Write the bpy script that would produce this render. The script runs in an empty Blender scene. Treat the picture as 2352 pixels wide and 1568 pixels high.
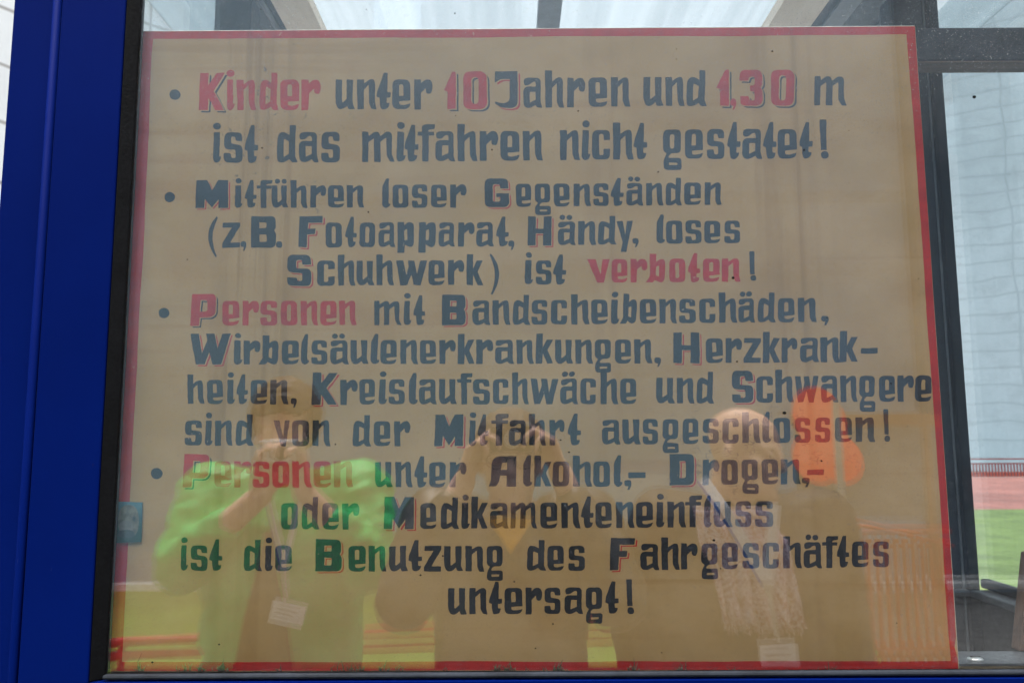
import bpy, bmesh, math, random
from mathutils import Vector, Matrix, noise
from mathutils.geometry import tessellate_polygon
random.seed(7)
S = bpy.context.scene
R = math.radians
COL = S.collection

# ------------------------------------------------------------------ camera, sky, sun, exposure
D, ZC = 0.93, 1.60                      # lens to the glass (the glass stands on y = 0), lens height
FPX = 1829.0                            # 28 mm lens on a 36 mm sensor, in pixels of a 2352 wide picture
PITCH, ROLL = R(6.83), R(0.29)
cam_data = bpy.data.cameras.new('camera')
cam = bpy.data.objects.new('camera', cam_data); COL.objects.link(cam)
cam_data.sensor_width = 36.0
cam_data.lens = FPX * 36.0 / 2352.0
cam_data.clip_start = 0.01; cam_data.clip_end = 400
cam_data.dof.use_dof = True; cam_data.dof.focus_distance = 0.98; cam_data.dof.aperture_fstop = 13
CM = Matrix.Rotation(R(90) + PITCH, 4, 'X') @ Matrix.Rotation(-ROLL, 4, 'Z')
cam.matrix_world = Matrix.Translation((0, -D, ZC)) @ CM
S.camera = cam

SUN_EL, SUN_AZ = R(74), R(200)          # overcast: high soft sun behind the people
world = bpy.data.worlds.new('World'); S.world = world; world.use_nodes = True
wn, wl = world.node_tree.nodes, world.node_tree.links
wn.clear()
sky = wn.new('ShaderNodeTexSky'); sky.sky_type = 'NISHITA'; sky.sun_disc = False
sky.sun_elevation = SUN_EL; sky.sun_rotation = SUN_AZ
sky.air_density = 1.6; sky.dust_density = 4.0; sky.ozone_density = 1.0
hs = wn.new('ShaderNodeHueSaturation'); hs.inputs['Saturation'].default_value = 0.42
bg = wn.new('ShaderNodeBackground'); bg.inputs['Strength'].default_value = 0.15
wo = wn.new('ShaderNodeOutputWorld')
wl.new(sky.outputs[0], hs.inputs['Color']); wl.new(hs.outputs[0], bg.inputs[0]); wl.new(bg.outputs[0], wo.inputs[0])
sd = bpy.data.lights.new('sun', 'SUN'); sd.energy = 1.2; sd.angle = R(40); sd.color = (1, .97, .93)
sun = bpy.data.objects.new('sun', sd); COL.objects.link(sun)
sdir = Vector((math.sin(SUN_AZ)*math.cos(SUN_EL), math.cos(SUN_AZ)*math.cos(SUN_EL), math.sin(SUN_EL)))
sun.rotation_euler = sdir.to_track_quat('Z', 'Y').to_euler(); sun.location = (0, 6, 20)
S.view_settings.view_transform = 'Standard'; S.view_settings.look = 'None'
S.view_settings.exposure = 1.90; S.view_settings.gamma = 1; S.view_settings.use_curve_mapping = False
S.render.engine = 'CYCLES'
S.cycles.max_bounces = 12; S.cycles.transparent_max_bounces = 24; S.cycles.glossy_bounces = 4
S.cycles.transmission_bounces = 8; S.cycles.sample_clamp_indirect = 8
S.cycles.use_denoising = True

def at(u, v, Y=0.0):
    """point on the upright plane y = Y met by the sight line through (u, v) of a 2352 x 1568 picture"""
    d = CM.to_3x3() @ Vector(((u - 1176.0) / FPX, -(v - 784.0) / FPX, -1.0))
    return Vector((0, -D, ZC)) + d * ((Y + D) / d.y)
def refl(u, v, dist):
    """where a thing stands that the glass shows at (u, v), dist metres from the lens by way of the glass"""
    p = at(u, v, dist - D)
    return Vector((p.x, -p.y, p.z))

# ------------------------------------------------------------------ helpers
def tag(o, label=None, cat=None, group=None, kind=None):
    if label: o['label'] = label
    if cat: o['category'] = cat
    if group: o['group'] = group
    if kind: o['kind'] = kind
    return o
def empty(name, loc, label, cat, group=None):
    o = bpy.data.objects.new(name, None); COL.objects.link(o); o.location = loc
    o.empty_display_size = .05
    return tag(o, label, cat, group)
def put(o, parent):
    if parent is not None:
        o.parent = parent
        pm = Matrix.Identity(4); q = parent; chain = []
        while q is not None: chain.append(q); q = q.parent
        for q in reversed(chain): pm = pm @ q.matrix_parent_inverse @ q.matrix_basis
        o.matrix_parent_inverse = pm.inverted()
class MB:
    def __init__(s): s.v = []; s.f = []; s.m = []
    def add(s, vs, fs, mi=0):
        b = len(s.v); s.v += [Vector(p) for p in vs]
        s.f += [tuple(i + b for i in f) for f in fs]; s.m += [mi] * len(fs); return s
    def box(s, a, b, mi=0, M=None):
        x0, y0, z0 = a; x1, y1, z1 = b
        vs = [Vector(p) for p in ((x0,y0,z0),(x1,y0,z0),(x1,y1,z0),(x0,y1,z0),(x0,y0,z1),(x1,y0,z1),(x1,y1,z1),(x0,y1,z1))]
        if M is not None: vs = [M @ p for p in vs]
        return s.add(vs, [(0,3,2,1),(4,5,6,7),(0,1,5,4),(1,2,6,5),(2,3,7,6),(3,0,4,7)], mi)
    def prism(s, pts, d, mi=0):
        """closed outline (list of 3d points) pushed along d"""
        n = len(pts); d = Vector(d); pts = [Vector(p) for p in pts]
        vs = pts + [p + d for p in pts]
        fs = [tuple(range(n)), tuple(range(2*n-1, n-1, -1))] + [(i, i+n, (i+1)%n+n, (i+1)%n) for i in range(n)]
        return s.add(vs, fs, mi)
    def tube(s, pts, r, mi=0, n=10, cap=True):
        pts = [Vector(p) for p in pts]; rs = r if isinstance(r, (list, tuple)) else [r]*len(pts)
        rings = []; up = None
        for i, p in enumerate(pts):
            t = (pts[min(i+1, len(pts)-1)] - pts[max(i-1, 0)]).normalized()
            if up is None: up = t.orthogonal().normalized()
            up = (up - t * up.dot(t)).normalized(); w = t.cross(up)
            rings.append([p + (up*math.cos(a) + w*math.sin(a))*rs[i] for a in [2*math.pi*k/n for k in range(n)]])
        vs = [q for g in rings for q in g]; fs = []
        for i in range(len(pts)-1):
            for k in range(n): fs.append((i*n+k, i*n+(k+1)%n, (i+1)*n+(k+1)%n, (i+1)*n+k))
        if cap: fs += [tuple(range(n-1, -1, -1)), tuple(range((len(pts)-1)*n, len(pts)*n))]
        return s.add(vs, fs, mi)
    def ball(s, c, r, mi=0, n=14, m=9, M=None):
        c = Vector(c); rx, ry, rz = (r, r, r) if not isinstance(r, (tuple, list)) else r
        vs = [Vector((0,0,rz))]; fs = []
        for i in range(1, m):
            a = math.pi*i/m
            for k in range(n):
                b = 2*math.pi*k/n; vs.append(Vector((rx*math.sin(a)*math.cos(b), ry*math.sin(a)*math.sin(b), rz*math.cos(a))))
        vs.append(Vector((0,0,-rz)))
        for k in range(n): fs.append((0, 1+k, 1+(k+1)%n))
        for i in range(m-2):
            for k in range(n): fs.append((1+i*n+k, 1+(i+1)*n+k, 1+(i+1)*n+(k+1)%n, 1+i*n+(k+1)%n))
        e = len(vs)-1
        for k in range(n): fs.append((e, 1+(m-2)*n+(k+1)%n, 1+(m-2)*n+k))
        if M is not None: vs = [M @ p for p in vs]
        return s.add([p + c for p in vs], fs, mi)
    def cap(s, p0, p1, r0, r1, mi=0):
        """limb: two balls and the cone between"""
        p0, p1 = Vector(p0), Vector(p1)
        s.tube([p0, p1], [r0, r1], mi, 14); s.ball(p0, r0, mi, 12, 8); return s.ball(p1, r1, mi, 12, 8)
    def loft(s, rings, mi=0):
        n = len(rings[0]); vs = [p for g in rings for p in g]; fs = []
        for i in range(len(rings)-1):
            for k in range(n): fs.append((i*n+k, i*n+(k+1)%n, (i+1)*n+(k+1)%n, (i+1)*n+k))
        fs += [tuple(range(n-1,-1,-1)), tuple(range((len(rings)-1)*n, len(rings)*n))]
        return s.add(vs, fs, mi)
    def mesh(s, name, mats):
        me = bpy.data.meshes.new(name); me.from_pydata([tuple(p) for p in s.v], [], s.f)
        for m in (mats if isinstance(mats, (list, tuple)) else [mats]): me.materials.append(m)
        me.polygons.foreach_set('material_index', s.m); me.update(); return me
    def build(s, name, mats, parent=None, smooth=False, bevel=0, label=None):
        o = bpy.data.objects.new(name, s.mesh(name, mats)); COL.objects.link(o)
        bm = bmesh.new(); bm.from_mesh(o.data)
        bmesh.ops.recalc_face_normals(bm, faces=bm.faces); bm.to_mesh(o.data); bm.free()
        if smooth: o.data.polygons.foreach_set('use_smooth', [True]*len(o.data.polygons))
        if bevel:
            b = o.modifiers.new('bevel', 'BEVEL'); b.width = bevel; b.segments = 2; b.limit_method = 'ANGLE'
        put(o, parent)
        if label: o['label'] = label
        return o
    def skin(s, name, mats, parent=None, voxel=.006, smooth=6, wrinkle=0, wscale=14, extra=None, stretch=(1,1,1)):
        """melt the collected solids into one continuous surface"""
        tmp = bpy.data.objects.new('tmp', s.mesh('tmp', mats)); COL.objects.link(tmp)
        r = tmp.modifiers.new('r', 'REMESH'); r.mode = 'VOXEL'; r.voxel_size = voxel; r.adaptivity = 0
        k = tmp.modifiers.new('s', 'SMOOTH'); k.factor = .5; k.iterations = smooth
        dg = bpy.context.evaluated_depsgraph_get()
        me = bpy.data.meshes.new_from_object(tmp.evaluated_get(dg)); me.name = name
        bpy.data.objects.remove(tmp)
        if wrinkle:
            nrm = [v.normal.copy() for v in me.vertices]
            for v, nn in zip(me.vertices, nrm):
                q = Vector((v.co.x*stretch[0], v.co.y*stretch[1], v.co.z*stretch[2])) * wscale
                a = noise.fractal(q, 1.0, 2.0, 3)
                ridge = 1 - abs(noise.noise(q*.8 + Vector((3.1, 1.7, 9.2))))*2
                v.co += nn * wrinkle * (a*.6 + ridge*.5)
        if extra is not None:
            bm = bmesh.new(); bm.from_mesh(me); bm.from_mesh(extra.mesh('x', mats)); bm.to_mesh(me); bm.free()
        me.materials.clear()
        for m in (mats if isinstance(mats, (list, tuple)) else [mats]): me.materials.append(m)
        me.polygons.foreach_set('use_smooth', [True]*len(me.polygons)); me.update()
        o = bpy.data.objects.new(name, me); COL.objects.link(o); put(o, parent); return o

# ------------------------------------------------------------------ materials
class NT:
    def __init__(s, name):
        s.m = bpy.data.materials.new(name); s.m.use_nodes = True
        s.t = s.m.node_tree; s.n = s.t.nodes; s.l = s.t.links; s.n.clear()
        s.out = s.n.new('ShaderNodeOutputMaterial')
    def new(s, kind, **kw):
        q = s.n.new(kind)
        for k, v in kw.items():
            if hasattr(q, k): setattr(q, k, v)
            else: s.set(q, k.replace('_', ' '), v)
        return q
    def set(s, q, k, v):
        i = q.inputs[k]
        if isinstance(v, bpy.types.NodeSocket): s.l.new(v, i)
        else: i.default_value = v
    def obj(s, scale=(1,1,1), loc=(0,0,0)):
        c = s.n.new('ShaderNodeNewGeometry'); mp = s.n.new('ShaderNodeMapping')
        s.l.new(c.outputs['Position'], mp.inputs[0])
        mp.inputs['Scale'].default_value = scale; mp.inputs['Location'].default_value = loc
        return mp.outputs[0]
    def local(s, scale=(1,1,1), loc=(0,0,0)):
        c = s.n.new('ShaderNodeTexCoord'); mp = s.n.new('ShaderNodeMapping')
        s.l.new(c.outputs['Object'], mp.inputs[0])
        mp.inputs['Scale'].default_value = scale; mp.inputs['Location'].default_value = loc
        return mp.outputs[0]
    def noise(s, vec, scale, detail=4, rough=.55, dist=0):
        q = s.n.new('ShaderNodeTexNoise'); s.l.new(vec, q.inputs['Vector'])
        q.inputs['Scale'].default_value = scale; q.inputs['Detail'].default_value = detail
        q.inputs['Roughness'].default_value = rough; q.inputs['Distortion'].default_value = dist
        return q.outputs['Fac']
    def ramp(s, fac, a, b, lo=0.0, hi=1.0):
        q = s.n.new('ShaderNodeMapRange'); q.interpolation_type = 'SMOOTHSTEP'
        s.l.new(fac, q.inputs['Value'])
        q.inputs['From Min'].default_value = a; q.inputs['From Max'].default_value = b
        q.inputs['To Min'].default_value = lo; q.inputs['To Max'].default_value = hi
        return q.outputs[0]
    def math(s, op, a, b=0.0, c=None):
        q = s.n.new('ShaderNodeMath'); q.operation = op
        for i, x in enumerate((a, b) if c is None else (a, b, c)):
            if isinstance(x, bpy.types.NodeSocket): s.l.new(x, q.inputs[i])
            else: q.inputs[i].default_value = x
        return q.outputs[0]
    def mix(s, fac, a, b, blend='MIX'):
        q = s.n.new('ShaderNodeMix'); q.data_type = 'RGBA'; q.blend_type = blend
        for i, x in ((0, fac), (6, a), (7, b)):
            if isinstance(x, bpy.types.NodeSocket): s.l.new(x, q.inputs[i])
            elif i == 0: q.inputs[0].default_value = x
            else: q.inputs[i].default_value = (*x, 1) if len(x) == 3 else x
        return q.outputs[2]
    def bsdf(s, col, rough=.6, spec=.4, metal=0, bump=None, bstr=.2, bdist=.002, **kw):
        b = s.n.new('ShaderNodeBsdfPrincipled')
        s.set(b, 'Base Color', col if isinstance(col, bpy.types.NodeSocket) else (*col, 1))
        s.set(b, 'Roughness', rough); s.set(b, 'Specular IOR Level', spec); s.set(b, 'Metallic', metal)
        for k, v in kw.items(): s.set(b, k.replace('_', ' '), v)
        if bump is not None:
            q = s.n.new('ShaderNodeBump'); q.inputs['Strength'].default_value = bstr; q.inputs['Distance'].default_value = bdist
            s.l.new(bump, q.inputs['Height']); s.l.new(q.outputs[0], b.inputs['Normal'])
        s.l.new(b.outputs[0], s.out.inputs[0]); return b

def plain(name, col, rough=.6, spec=.4, metal=0, var=.15, scale=20, bump=.1, bscale=None, local=False):
    t = NT(name); v = t.local() if local else t.obj()
    n = t.noise(v, scale, 5); n2 = t.noise(v, scale*7, 3)
    c = t.mix(t.ramp(n, .3, .7), [x*(1-var) for x in col], [min(1, x*(1+var)) for x in col])
    t.bsdf(c, t.ramp(n2, .3, .7, rough*.85, min(1, rough*1.15)), spec, metal, n2, bump, .001); return t.m

# aged paint on the sign: the same stains run over the ground coat and over the letters
def sign_paint(name, col, letters=False):
    t = NT(name); p = t.obj()
    sep = t.n.new('ShaderNodeSeparateXYZ'); t.l.new(p, sep.inputs[0]); X, Z = sep.outputs['X'], sep.outputs['Z']
    blot = t.noise(t.obj((3, 3, 5)), 2.0, 5, .6)
    cloud = t.noise(t.obj((9, 9, 9)), 1.6, 4, .55)
    hor = t.noise(t.obj((1.2, 1, 38)), 1.0, 4, .55, .25)
    ver = t.noise(t.obj((46, 1, 1.1)), 1.0, 5, .6, .3)
    weave = t.noise(t.obj((520, 1, 520)), 1.0, 2, .5)
    warm = [col[0]*.80, col[1]*.66, col[2]*.48]
    pale = [min(1, col[0]*1.07 + .01), min(1, col[1]*1.09 + .012), min(1, col[2]*1.16 + .014)]
    c = t.mix(t.ramp(blot, .36, .66), [x*.93 for x in col], pale)
    c = t.mix(t.ramp(cloud, .48, .75, 0, .30), c, warm)
    c = t.mix(t.ramp(hor, .56, .72, 0, .45), c, warm)
    # rain streak down the left third, a few fainter ones to the right
    def gate(x0, w): 
        a = t.math('ABSOLUTE', t.math('SUBTRACT', X, x0)); return t.ramp(a, 0, w, 1, 0)
    g = t.math('MAXIMUM', gate(-.315, .085), t.math('MULTIPLY', gate(.34, .09), .55))
    g = t.math('MAXIMUM', g, t.math('MULTIPLY', gate(.12, .05), .35))
    g = t.math('MULTIPLY', g, t.ramp(Z, 1.42, 1.70, .25, 1))
    c = t.mix(t.math('MULTIPLY', t.ramp(ver, .42, .68), t.math('MULTIPLY', g, .95)), c, [col[0]*.58, col[1]*.46, col[2]*.28])
    # mould dots
    spot = t.noise(t.obj((1, 1, 1)), 150, 2, .6); area = t.noise(t.obj(), 9, 3, .6)
    dots = t.math('MULTIPLY', t.ramp(spot, .64, .72), t.math('MULTIPLY', t.ramp(area, .46, .58), gate(-.30, .12)))
    c = t.mix(t.math('MULTIPLY', dots, t.ramp(Z, 1.72, 1.82, 0, .8)), c, (.035, .035, .03))
    # fine crazing round the lower right words
    vo = t.n.new('ShaderNodeTexVoronoi'); vo.feature = 'DISTANCE_TO_EDGE'
    dv = t.n.new('ShaderNodeVectorMath'); dv.operation = 'ADD'
    nz = t.n.new('ShaderNodeTexNoise'); nz.inputs['Scale'].default_value = 60
    t.l.new(p, nz.inputs['Vector'])
    sc = t.n.new('ShaderNodeVectorMath'); sc.operation = 'SCALE'; sc.inputs['Scale'].default_value = .02
    t.l.new(nz.outputs['Color'], sc.inputs[0]); t.l.new(t.obj((.8, 1, 2.0)), dv.inputs[0]); t.l.new(sc.outputs[0], dv.inputs[1])
    vo.inputs['Scale'].default_value = 125; t.l.new(dv.outputs[0], vo.inputs['Vector'])
    line = t.ramp(vo.outputs['Distance'], 0, .085, 1, 0)
    patch = t.math('MULTIPLY', t.ramp(t.noise(p, 80, 3, .6), .53, .60), t.ramp(t.noise(p, 8, 2), .40, .55))
    gx = gate(.30, .19); ga = t.math('ABSOLUTE', t.math('SUBTRACT', Z, 1.60)); gz = t.ramp(ga, 0, .13, 1, 0)
    c = t.mix(t.math('MULTIPLY', t.math('MULTIPLY', line, patch), t.math('MULTIPLY', t.math('MULTIPLY', gx, gz), .9)), c, (.05, .04, .03))
    # chipped patch
    if letters:
        brush = t.noise(t.obj((60, 1, 60)), 1.0, 4, .6)
        c = t.mix(t.ramp(brush, .35, .75, 0, .5), c, [x*1.5 + .006 for x in col])
        chip = t.math('MULTIPLY', t.ramp(t.noise(p, 210, 3, .65), .66, .70), t.ramp(t.noise(p, 12, 2), .55, .66))
        c = t.mix(t.math('MULTIPLY', chip, .7), c, (.42, .33, .22))
    c = t.mix(t.ramp(weave, .25, .8, 0, .10), c, [x*.7 for x in col])
    t.bsdf(c, .62, .18, 0, weave, .12, .0006); return t.m

BEIGE = (.345, .224, .094)
mat = {}
mat['beige'] = sign_paint('aged beige paint', BEIGE)
mat['navy'] = sign_paint('blue black lettering paint', (.009, .011, .016), True)
mat['red'] = sign_paint('red lettering paint', (.30, .009, .008), True)
mat['border'] = sign_paint('red border paint', (.30, .0065, .005), True)
mat['raw'] = plain('bare chipped board edge', (.62, .60, .57), .7)
def blue_paint():
    t = NT('dark blue coated sheet metal'); p = t.obj()
    n = t.noise(p, 3, 4); f = t.noise(p, 420, 2); st = t.noise(t.obj((60, 1, 2)), 1, 4)
    c = t.mix(t.ramp(n, .3, .7), (.0001, .0050, .068), (.0002, .0060, .080))
    sc = t.math('MULTIPLY', t.ramp(t.noise(t.obj((300, 1, 40)), 1, 3), .70, .76), t.ramp(t.noise(p, 14, 3), .58, .68))
    c = t.mix(t.math('MULTIPLY', sc, .5), c, (.10, .13, .22))
    rust = t.math('MULTIPLY', t.ramp(t.noise(t.obj((200, 1, 60)), 1, 4), .66, .72), t.ramp(t.noise(p, 6, 3), .56, .66))
    c = t.mix(t.math('MULTIPLY', rust, .55), c, (.045, .02, .018))
    t.bsdf(c, t.ramp(st, .3, .7, .55, .68), .02, 0, f, .10, .0006); return t.m
mat['blue'] = blue_paint()
mat['rubber'] = plain('black rubber gasket', (.0025, .0025, .003), .75, .10, 0, .3, 40, .3)
mat['alu'] = plain('anodised spacer bar', (.035, .04, .043), .6, .3, 0, .2, 60)
mat['bead'] = plain('dark grey glazing bead', (.013, .016, .022), .7, .2, 0, .35, 25)
mat['frame'] = plain('dark grey booth frame', (.013, .016, .021), .5, .4, 0, .3, 18, .15)
mat['framelight'] = plain('grey frame rebate', (.15, .165, .18), .5, .5, 0, .2, 18)
mat['inner'] = plain('dark lower wall panel', (.010, .0105, .011), .7, .3, 0, .4, 12)
mat['dirtyglaze'] = plain('grey sill metal', (.07, .078, .086), .45, .5, .2, .25, 30)
def wood(name, a, b, sc=(2, 30, 30)):
    t = NT(name); n = t.noise(t.obj(sc), 2.2, 5, .6, .6); f = t.noise(t.obj((sc[0]*6, sc[1]*6, sc[2]*6)), 2, 3)
    c = t.mix(t.ramp(n, .3, .72), a, b); t.bsdf(c, .65, .25, 0, f, .2, .001); return t.m
mat['plywood'] = wood('pale plywood strip', (.74, .62, .50), (.84, .73, .61), (20, 3, 20))
mat['plyedge'] = wood('plywood edge layers', (.10, .075, .04), (.26, .21, .13), (3, 3, 420))
mat['brownwood'] = wood('brown weathered plank', (.055, .026, .014), (.12, .065, .038), (24, 24, 3))
mat['woodband'] = wood('brown wood underside', (.050, .034, .027), (.085, .058, .045), (4, 40, 40))
mat['steel'] = plain('zinc screw', (.5, .5, .48), .35, .5, .9, .1, 60)
# glass: Fresnel mirror over clear, with a film of dust
def glass(name, dust=.03, tint=(.985, .985, .982)):
    t = NT(name); p = t.obj()
    lw = t.n.new('ShaderNodeLayerWeight'); lw.inputs['Blend'].default_value = .5
    f5 = t.math('POWER', lw.outputs['Facing'], 5.0); fr = t.math('MULTIPLY_ADD', f5, .952, .048)
    tr = t.n.new('ShaderNodeBsdfTransparent'); tr.inputs[0].default_value = (*tint, 1)
    gl = t.n.new('ShaderNodeBsdfGlossy'); gl.inputs['Roughness'].default_value = 0.0; gl.inputs[0].default_value = (1, 1, 1, 1)
    m1 = t.n.new('ShaderNodeMixShader'); t.l.new(fr, m1.inputs[0]); t.l.new(tr.outputs[0], m1.inputs[1]); t.l.new(gl.outputs[0], m1.inputs[2])
    if dust:
        df = t.n.new('ShaderNodeBsdfDiffuse'); df.inputs[0].default_value = (.45, .46, .47, 1)
        sep = t.n.new('ShaderNodeSeparateXYZ'); t.l.new(p, sep.inputs[0])
        top = t.ramp(sep.outputs['Z'], 1.90, 2.06, 0, 1)
        film = t.math('MULTIPLY_ADD', t.ramp(t.noise(t.obj((14, 1, 2.2)), 1, 4), .35, .75), dust*.4, dust*.1)
        film = t.math('ADD', film, t.math('MULTIPLY', top, dust*1.3))
        sp = t.math('MULTIPLY', t.ramp(t.noise(p, 620, 2, .5), .66, .75), t.math('MULTIPLY_ADD', top, .35, .22))
        m2 = t.n.new('ShaderNodeMixShader'); t.l.new(t.math('ADD', film, sp), m2.inputs[0])
        t.l.new(m1.outputs[0], m2.inputs[1]); t.l.new(df.outputs[0], m2.inputs[2]); t.l.new(m2.outputs[0], t.out.inputs[0])
    else: t.l.new(m1.outputs[0], t.out.inputs[0])
    return t.m
mat['glass'] = glass('dusty window glass', .02)
mat['glassin'] = glass('inner window glass', 0)
mat['sideglass'] = glass('side window glass', .05, (.86, .92, .94))
def roofglaze():
    t = NT('milky roof glazing'); p = t.obj()
    tr = t.n.new('ShaderNodeBsdfTransparent'); tr.inputs[0].default_value = (.53, .58, .60, 1)
    tl = t.n.new('ShaderNodeBsdfTranslucent'); tl.inputs[0].default_value = (.52, .55, .565, 1)
    m = t.n.new('ShaderNodeMixShader'); t.l.new(t.ramp(t.noise(t.obj((16, .6, 1)), 1, 3), .35, .7, .30, .50), m.inputs[0])
    t.l.new(tr.outputs[0], m.inputs[1]); t.l.new(tl.outputs[0], m.inputs[2]); t.l.new(m.outputs[0], t.out.inputs[0]); return t.m
mat['roof'] = roofglaze()
def tarp(name, col, dark, sx, sz, mort=.012, warp=.16):
    t = NT(name); c = t.n.new('ShaderNodeTexCoord'); mp = t.n.new('ShaderNodeMapping')
    t.l.new(c.outputs['UV'], mp.inputs[0])
    nz = t.n.new('ShaderNodeTexNoise'); nz.inputs['Scale'].default_value = .5; t.l.new(c.outputs['UV'], nz.inputs['Vector'])
    sc = t.n.new('ShaderNodeVectorMath'); sc.operation = 'SCALE'; sc.inputs['Scale'].default_value = warp
    ad = t.n.new('ShaderNodeVectorMath'); ad.operation = 'ADD'
    t.l.new(nz.outputs['Color'], sc.inputs[0]); t.l.new(mp.outputs[0], ad.inputs[0]); t.l.new(sc.outputs[0], ad.inputs[1])
    b = t.n.new('ShaderNodeTexBrick'); b.offset = .0; b.inputs['Scale'].default_value = 1
    b.inputs['Brick Width'].default_value = sx; b.inputs['Row Height'].default_value = sz
    b.inputs['Mortar Size'].default_value = mort; b.inputs['Mortar Smooth'].default_value = .9
    t.l.new(ad.outputs[0], b.inputs['Vector'])
    b.inputs['Color1'].default_value = (*col, 1); b.inputs['Color2'].default_value = (*[x*.96 for x in col], 1)
    b.inputs['Mortar'].default_value = (*dark, 1)
    st = t.noise(mp.outputs[0], 1.4, 5, .6)
    cc = t.mix(t.ramp(st, .42, .75, 0, .55), b.outputs['Color'], [x*.72 for x in col])
    t.bsdf(cc, .75, .2, 0, st, .3, .02); return t.m
mat['tarp'] = tarp('white sheeting', (.32, .375, .405), (.25, .295, .32), 2.6, .8, .08, .5)
mat['stone'] = tarp('white slab cladding', (.62, .62, .61), (.28, .26, .24), .62, .30, .016, .34)
mat['hall'] = plain('pale blue grey hall cladding', (.255, .385, .515), .7, .3, 0, .10, .8)
mat['hallseam'] = plain('dark hall joint', (.232, .352, .474), .8, .2)
mat['asphalt'] = plain('concrete paving', (.17, .168, .162), .9, .2, 0, .3, 9)
mat['lime'] = plain('lime green deck', (.20, .31, .045), .6, .3, 0, .12, 2)
mat['green'] = plain('green deck', (.105, .14, .036), .7, .3, 0, .22, 1.2)
mat['salmon'] = plain('faded red deck', (.26, .10, .078), .7, .3, 0, .25, .35)
mat['white'] = plain('white painted edge', (.78, .78, .76), .5, .4, 0, .08)
mat['railred'] = plain('glossy red rail paint', (.50, .040, .018), .28, .5, 0, .1)
mat['railorange'] = plain('orange red fence paint', (.55, .08, .028), .35, .5, 0, .12)
mat['fencered'] = plain('dull red fence paint', (.18, .035, .03), .5, .4, 0, .1)
mat['orange'] = plain('orange painted board', (.95, .085, .025), .5, .4, 0, .06)
mat['post'] = plain('pale grey post', (.48, .46, .42), .5)

# ------------------------------------------------------------------ ground
def sheet(name, x0, y0, x1, y1, z, m, kind='structure'):
    o = MB().add([(x0,y0,z),(x1,y0,z),(x1,y1,z),(x0,y1,z)], [(0,1,2,3)]).build(name, m); o['kind'] = kind; return o
sheet('ground', -90, -90, 90, 90, 0, mat['asphalt'])
sheet('green_field', 4.5, 6.3, 60, 16.5, .004, mat['green'])
sheet('red_track', 4.5, 16.5, 70, 29.6, .004, mat['salmon'])

def wall_panel(name, a, b, z0, z1, th, m, label, cat):
    """upright wall from a to b (plan points) with thickness th, UV in metres"""
    a, b = Vector((*a, 0)), Vector((*b, 0)); d = (b-a).normalized(); n = Vector((-d.y, d.x, 0))*th; L = (b-a).length
    mb = MB(); mb.prism([a+Vector((0,0,z0)), b+Vector((0,0,z0)), b+Vector((0,0,z1)), a+Vector((0,0,z1))], n)
    o = mb.build(name, m); uv = o.data.uv_layers.new(name='UVMap')
    for p in o.data.polygons:
        for li in p.loop_indices:
            q = o.data.vertices[o.data.loops[li].vertex_index].co; uv.data[li].uv = ((q-a).dot(d), q.z)
    return tag(o, label, cat)
wall_panel('cladding_wall', (-4.75, -1.2), (-1.15, 5.4), 0, 7, .2, mat['stone'], 'wall of white stained slabs standing left behind the blue post', 'wall')
wall_panel('sheeting_wall', (38.0, 25.0), (-6.0, 51.6), 0, 46, .4, mat['tarp'], 'huge wall of white seamed sheeting beyond the right side window', 'wall')

# ------------------------------------------------------------------ the ticket booth
YS = 0.016                                   # front face of the sign
booth = empty('ticket_booth', (0, 0, 0), 'dark framed ticket booth with blue sheet metal corner and double glazed window', 'booth')
xg = at(258, 784).x                           # inner edge of the blue sheet
xe = at(-13, 784).x                            # outer edge of the post
xs = at(86, 784, -.012).x                     # folded seam between the two sheets
zb = at(1176, 1562, -.012).z                  # top of the blue sheet under the window
XR, YB, ZR = .815, .50, 2.46                  # right wall, back wall, roof
XL = -.57
zt = 2.42
# blue corner post: two folded sheets with a rolled bead
post = MB()
post.prism([(xs+.0035, -.0135, 0), (xg, -.0135, 0), (xg, .004, 0), (xs+.0035, .004, 0)], (0, 0, 2.62)).build('corner_post', mat['blue'], booth, bevel=.0015)
cp = booth.children[0] if booth.children else None
cp = [o for o in COL.objects if o.name == 'corner_post'][0]
s2 = MB().prism([(xe, -.0095, 0), (xs, -.0095, 0), (xs, .006, 0), (xe, .006, 0)], (0, 0, 2.62)).build('corner_sheet', mat['blue'], cp, bevel=.002)
MB().tube([(xs-.0045, -.0088, 0), (xs-.0045, -.0088, 2.62)], .0052, n=14).build('rolled_bead', mat['blue'], cp, smooth=True)
MB().prism([(xe, .007, 0), (xe+.02, .007, 0), (xe+.02, .16, 0), (xe, .16, 0)], (0, 0, 2.62)).build('return_sheet', mat['blue'], cp)
# blue sheets below the window, right corner out of view
MB().box((xg+.001, -.012, 0), (XR+.06, .003, zb)).build('front_panel', mat['blue'], booth, bevel=.001)
MB().box((XR+.03, -.0135, zb+.001), (XR+.30, .004, 2.62)).build('corner_post', mat['blue'], booth, bevel=.0015)
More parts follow.
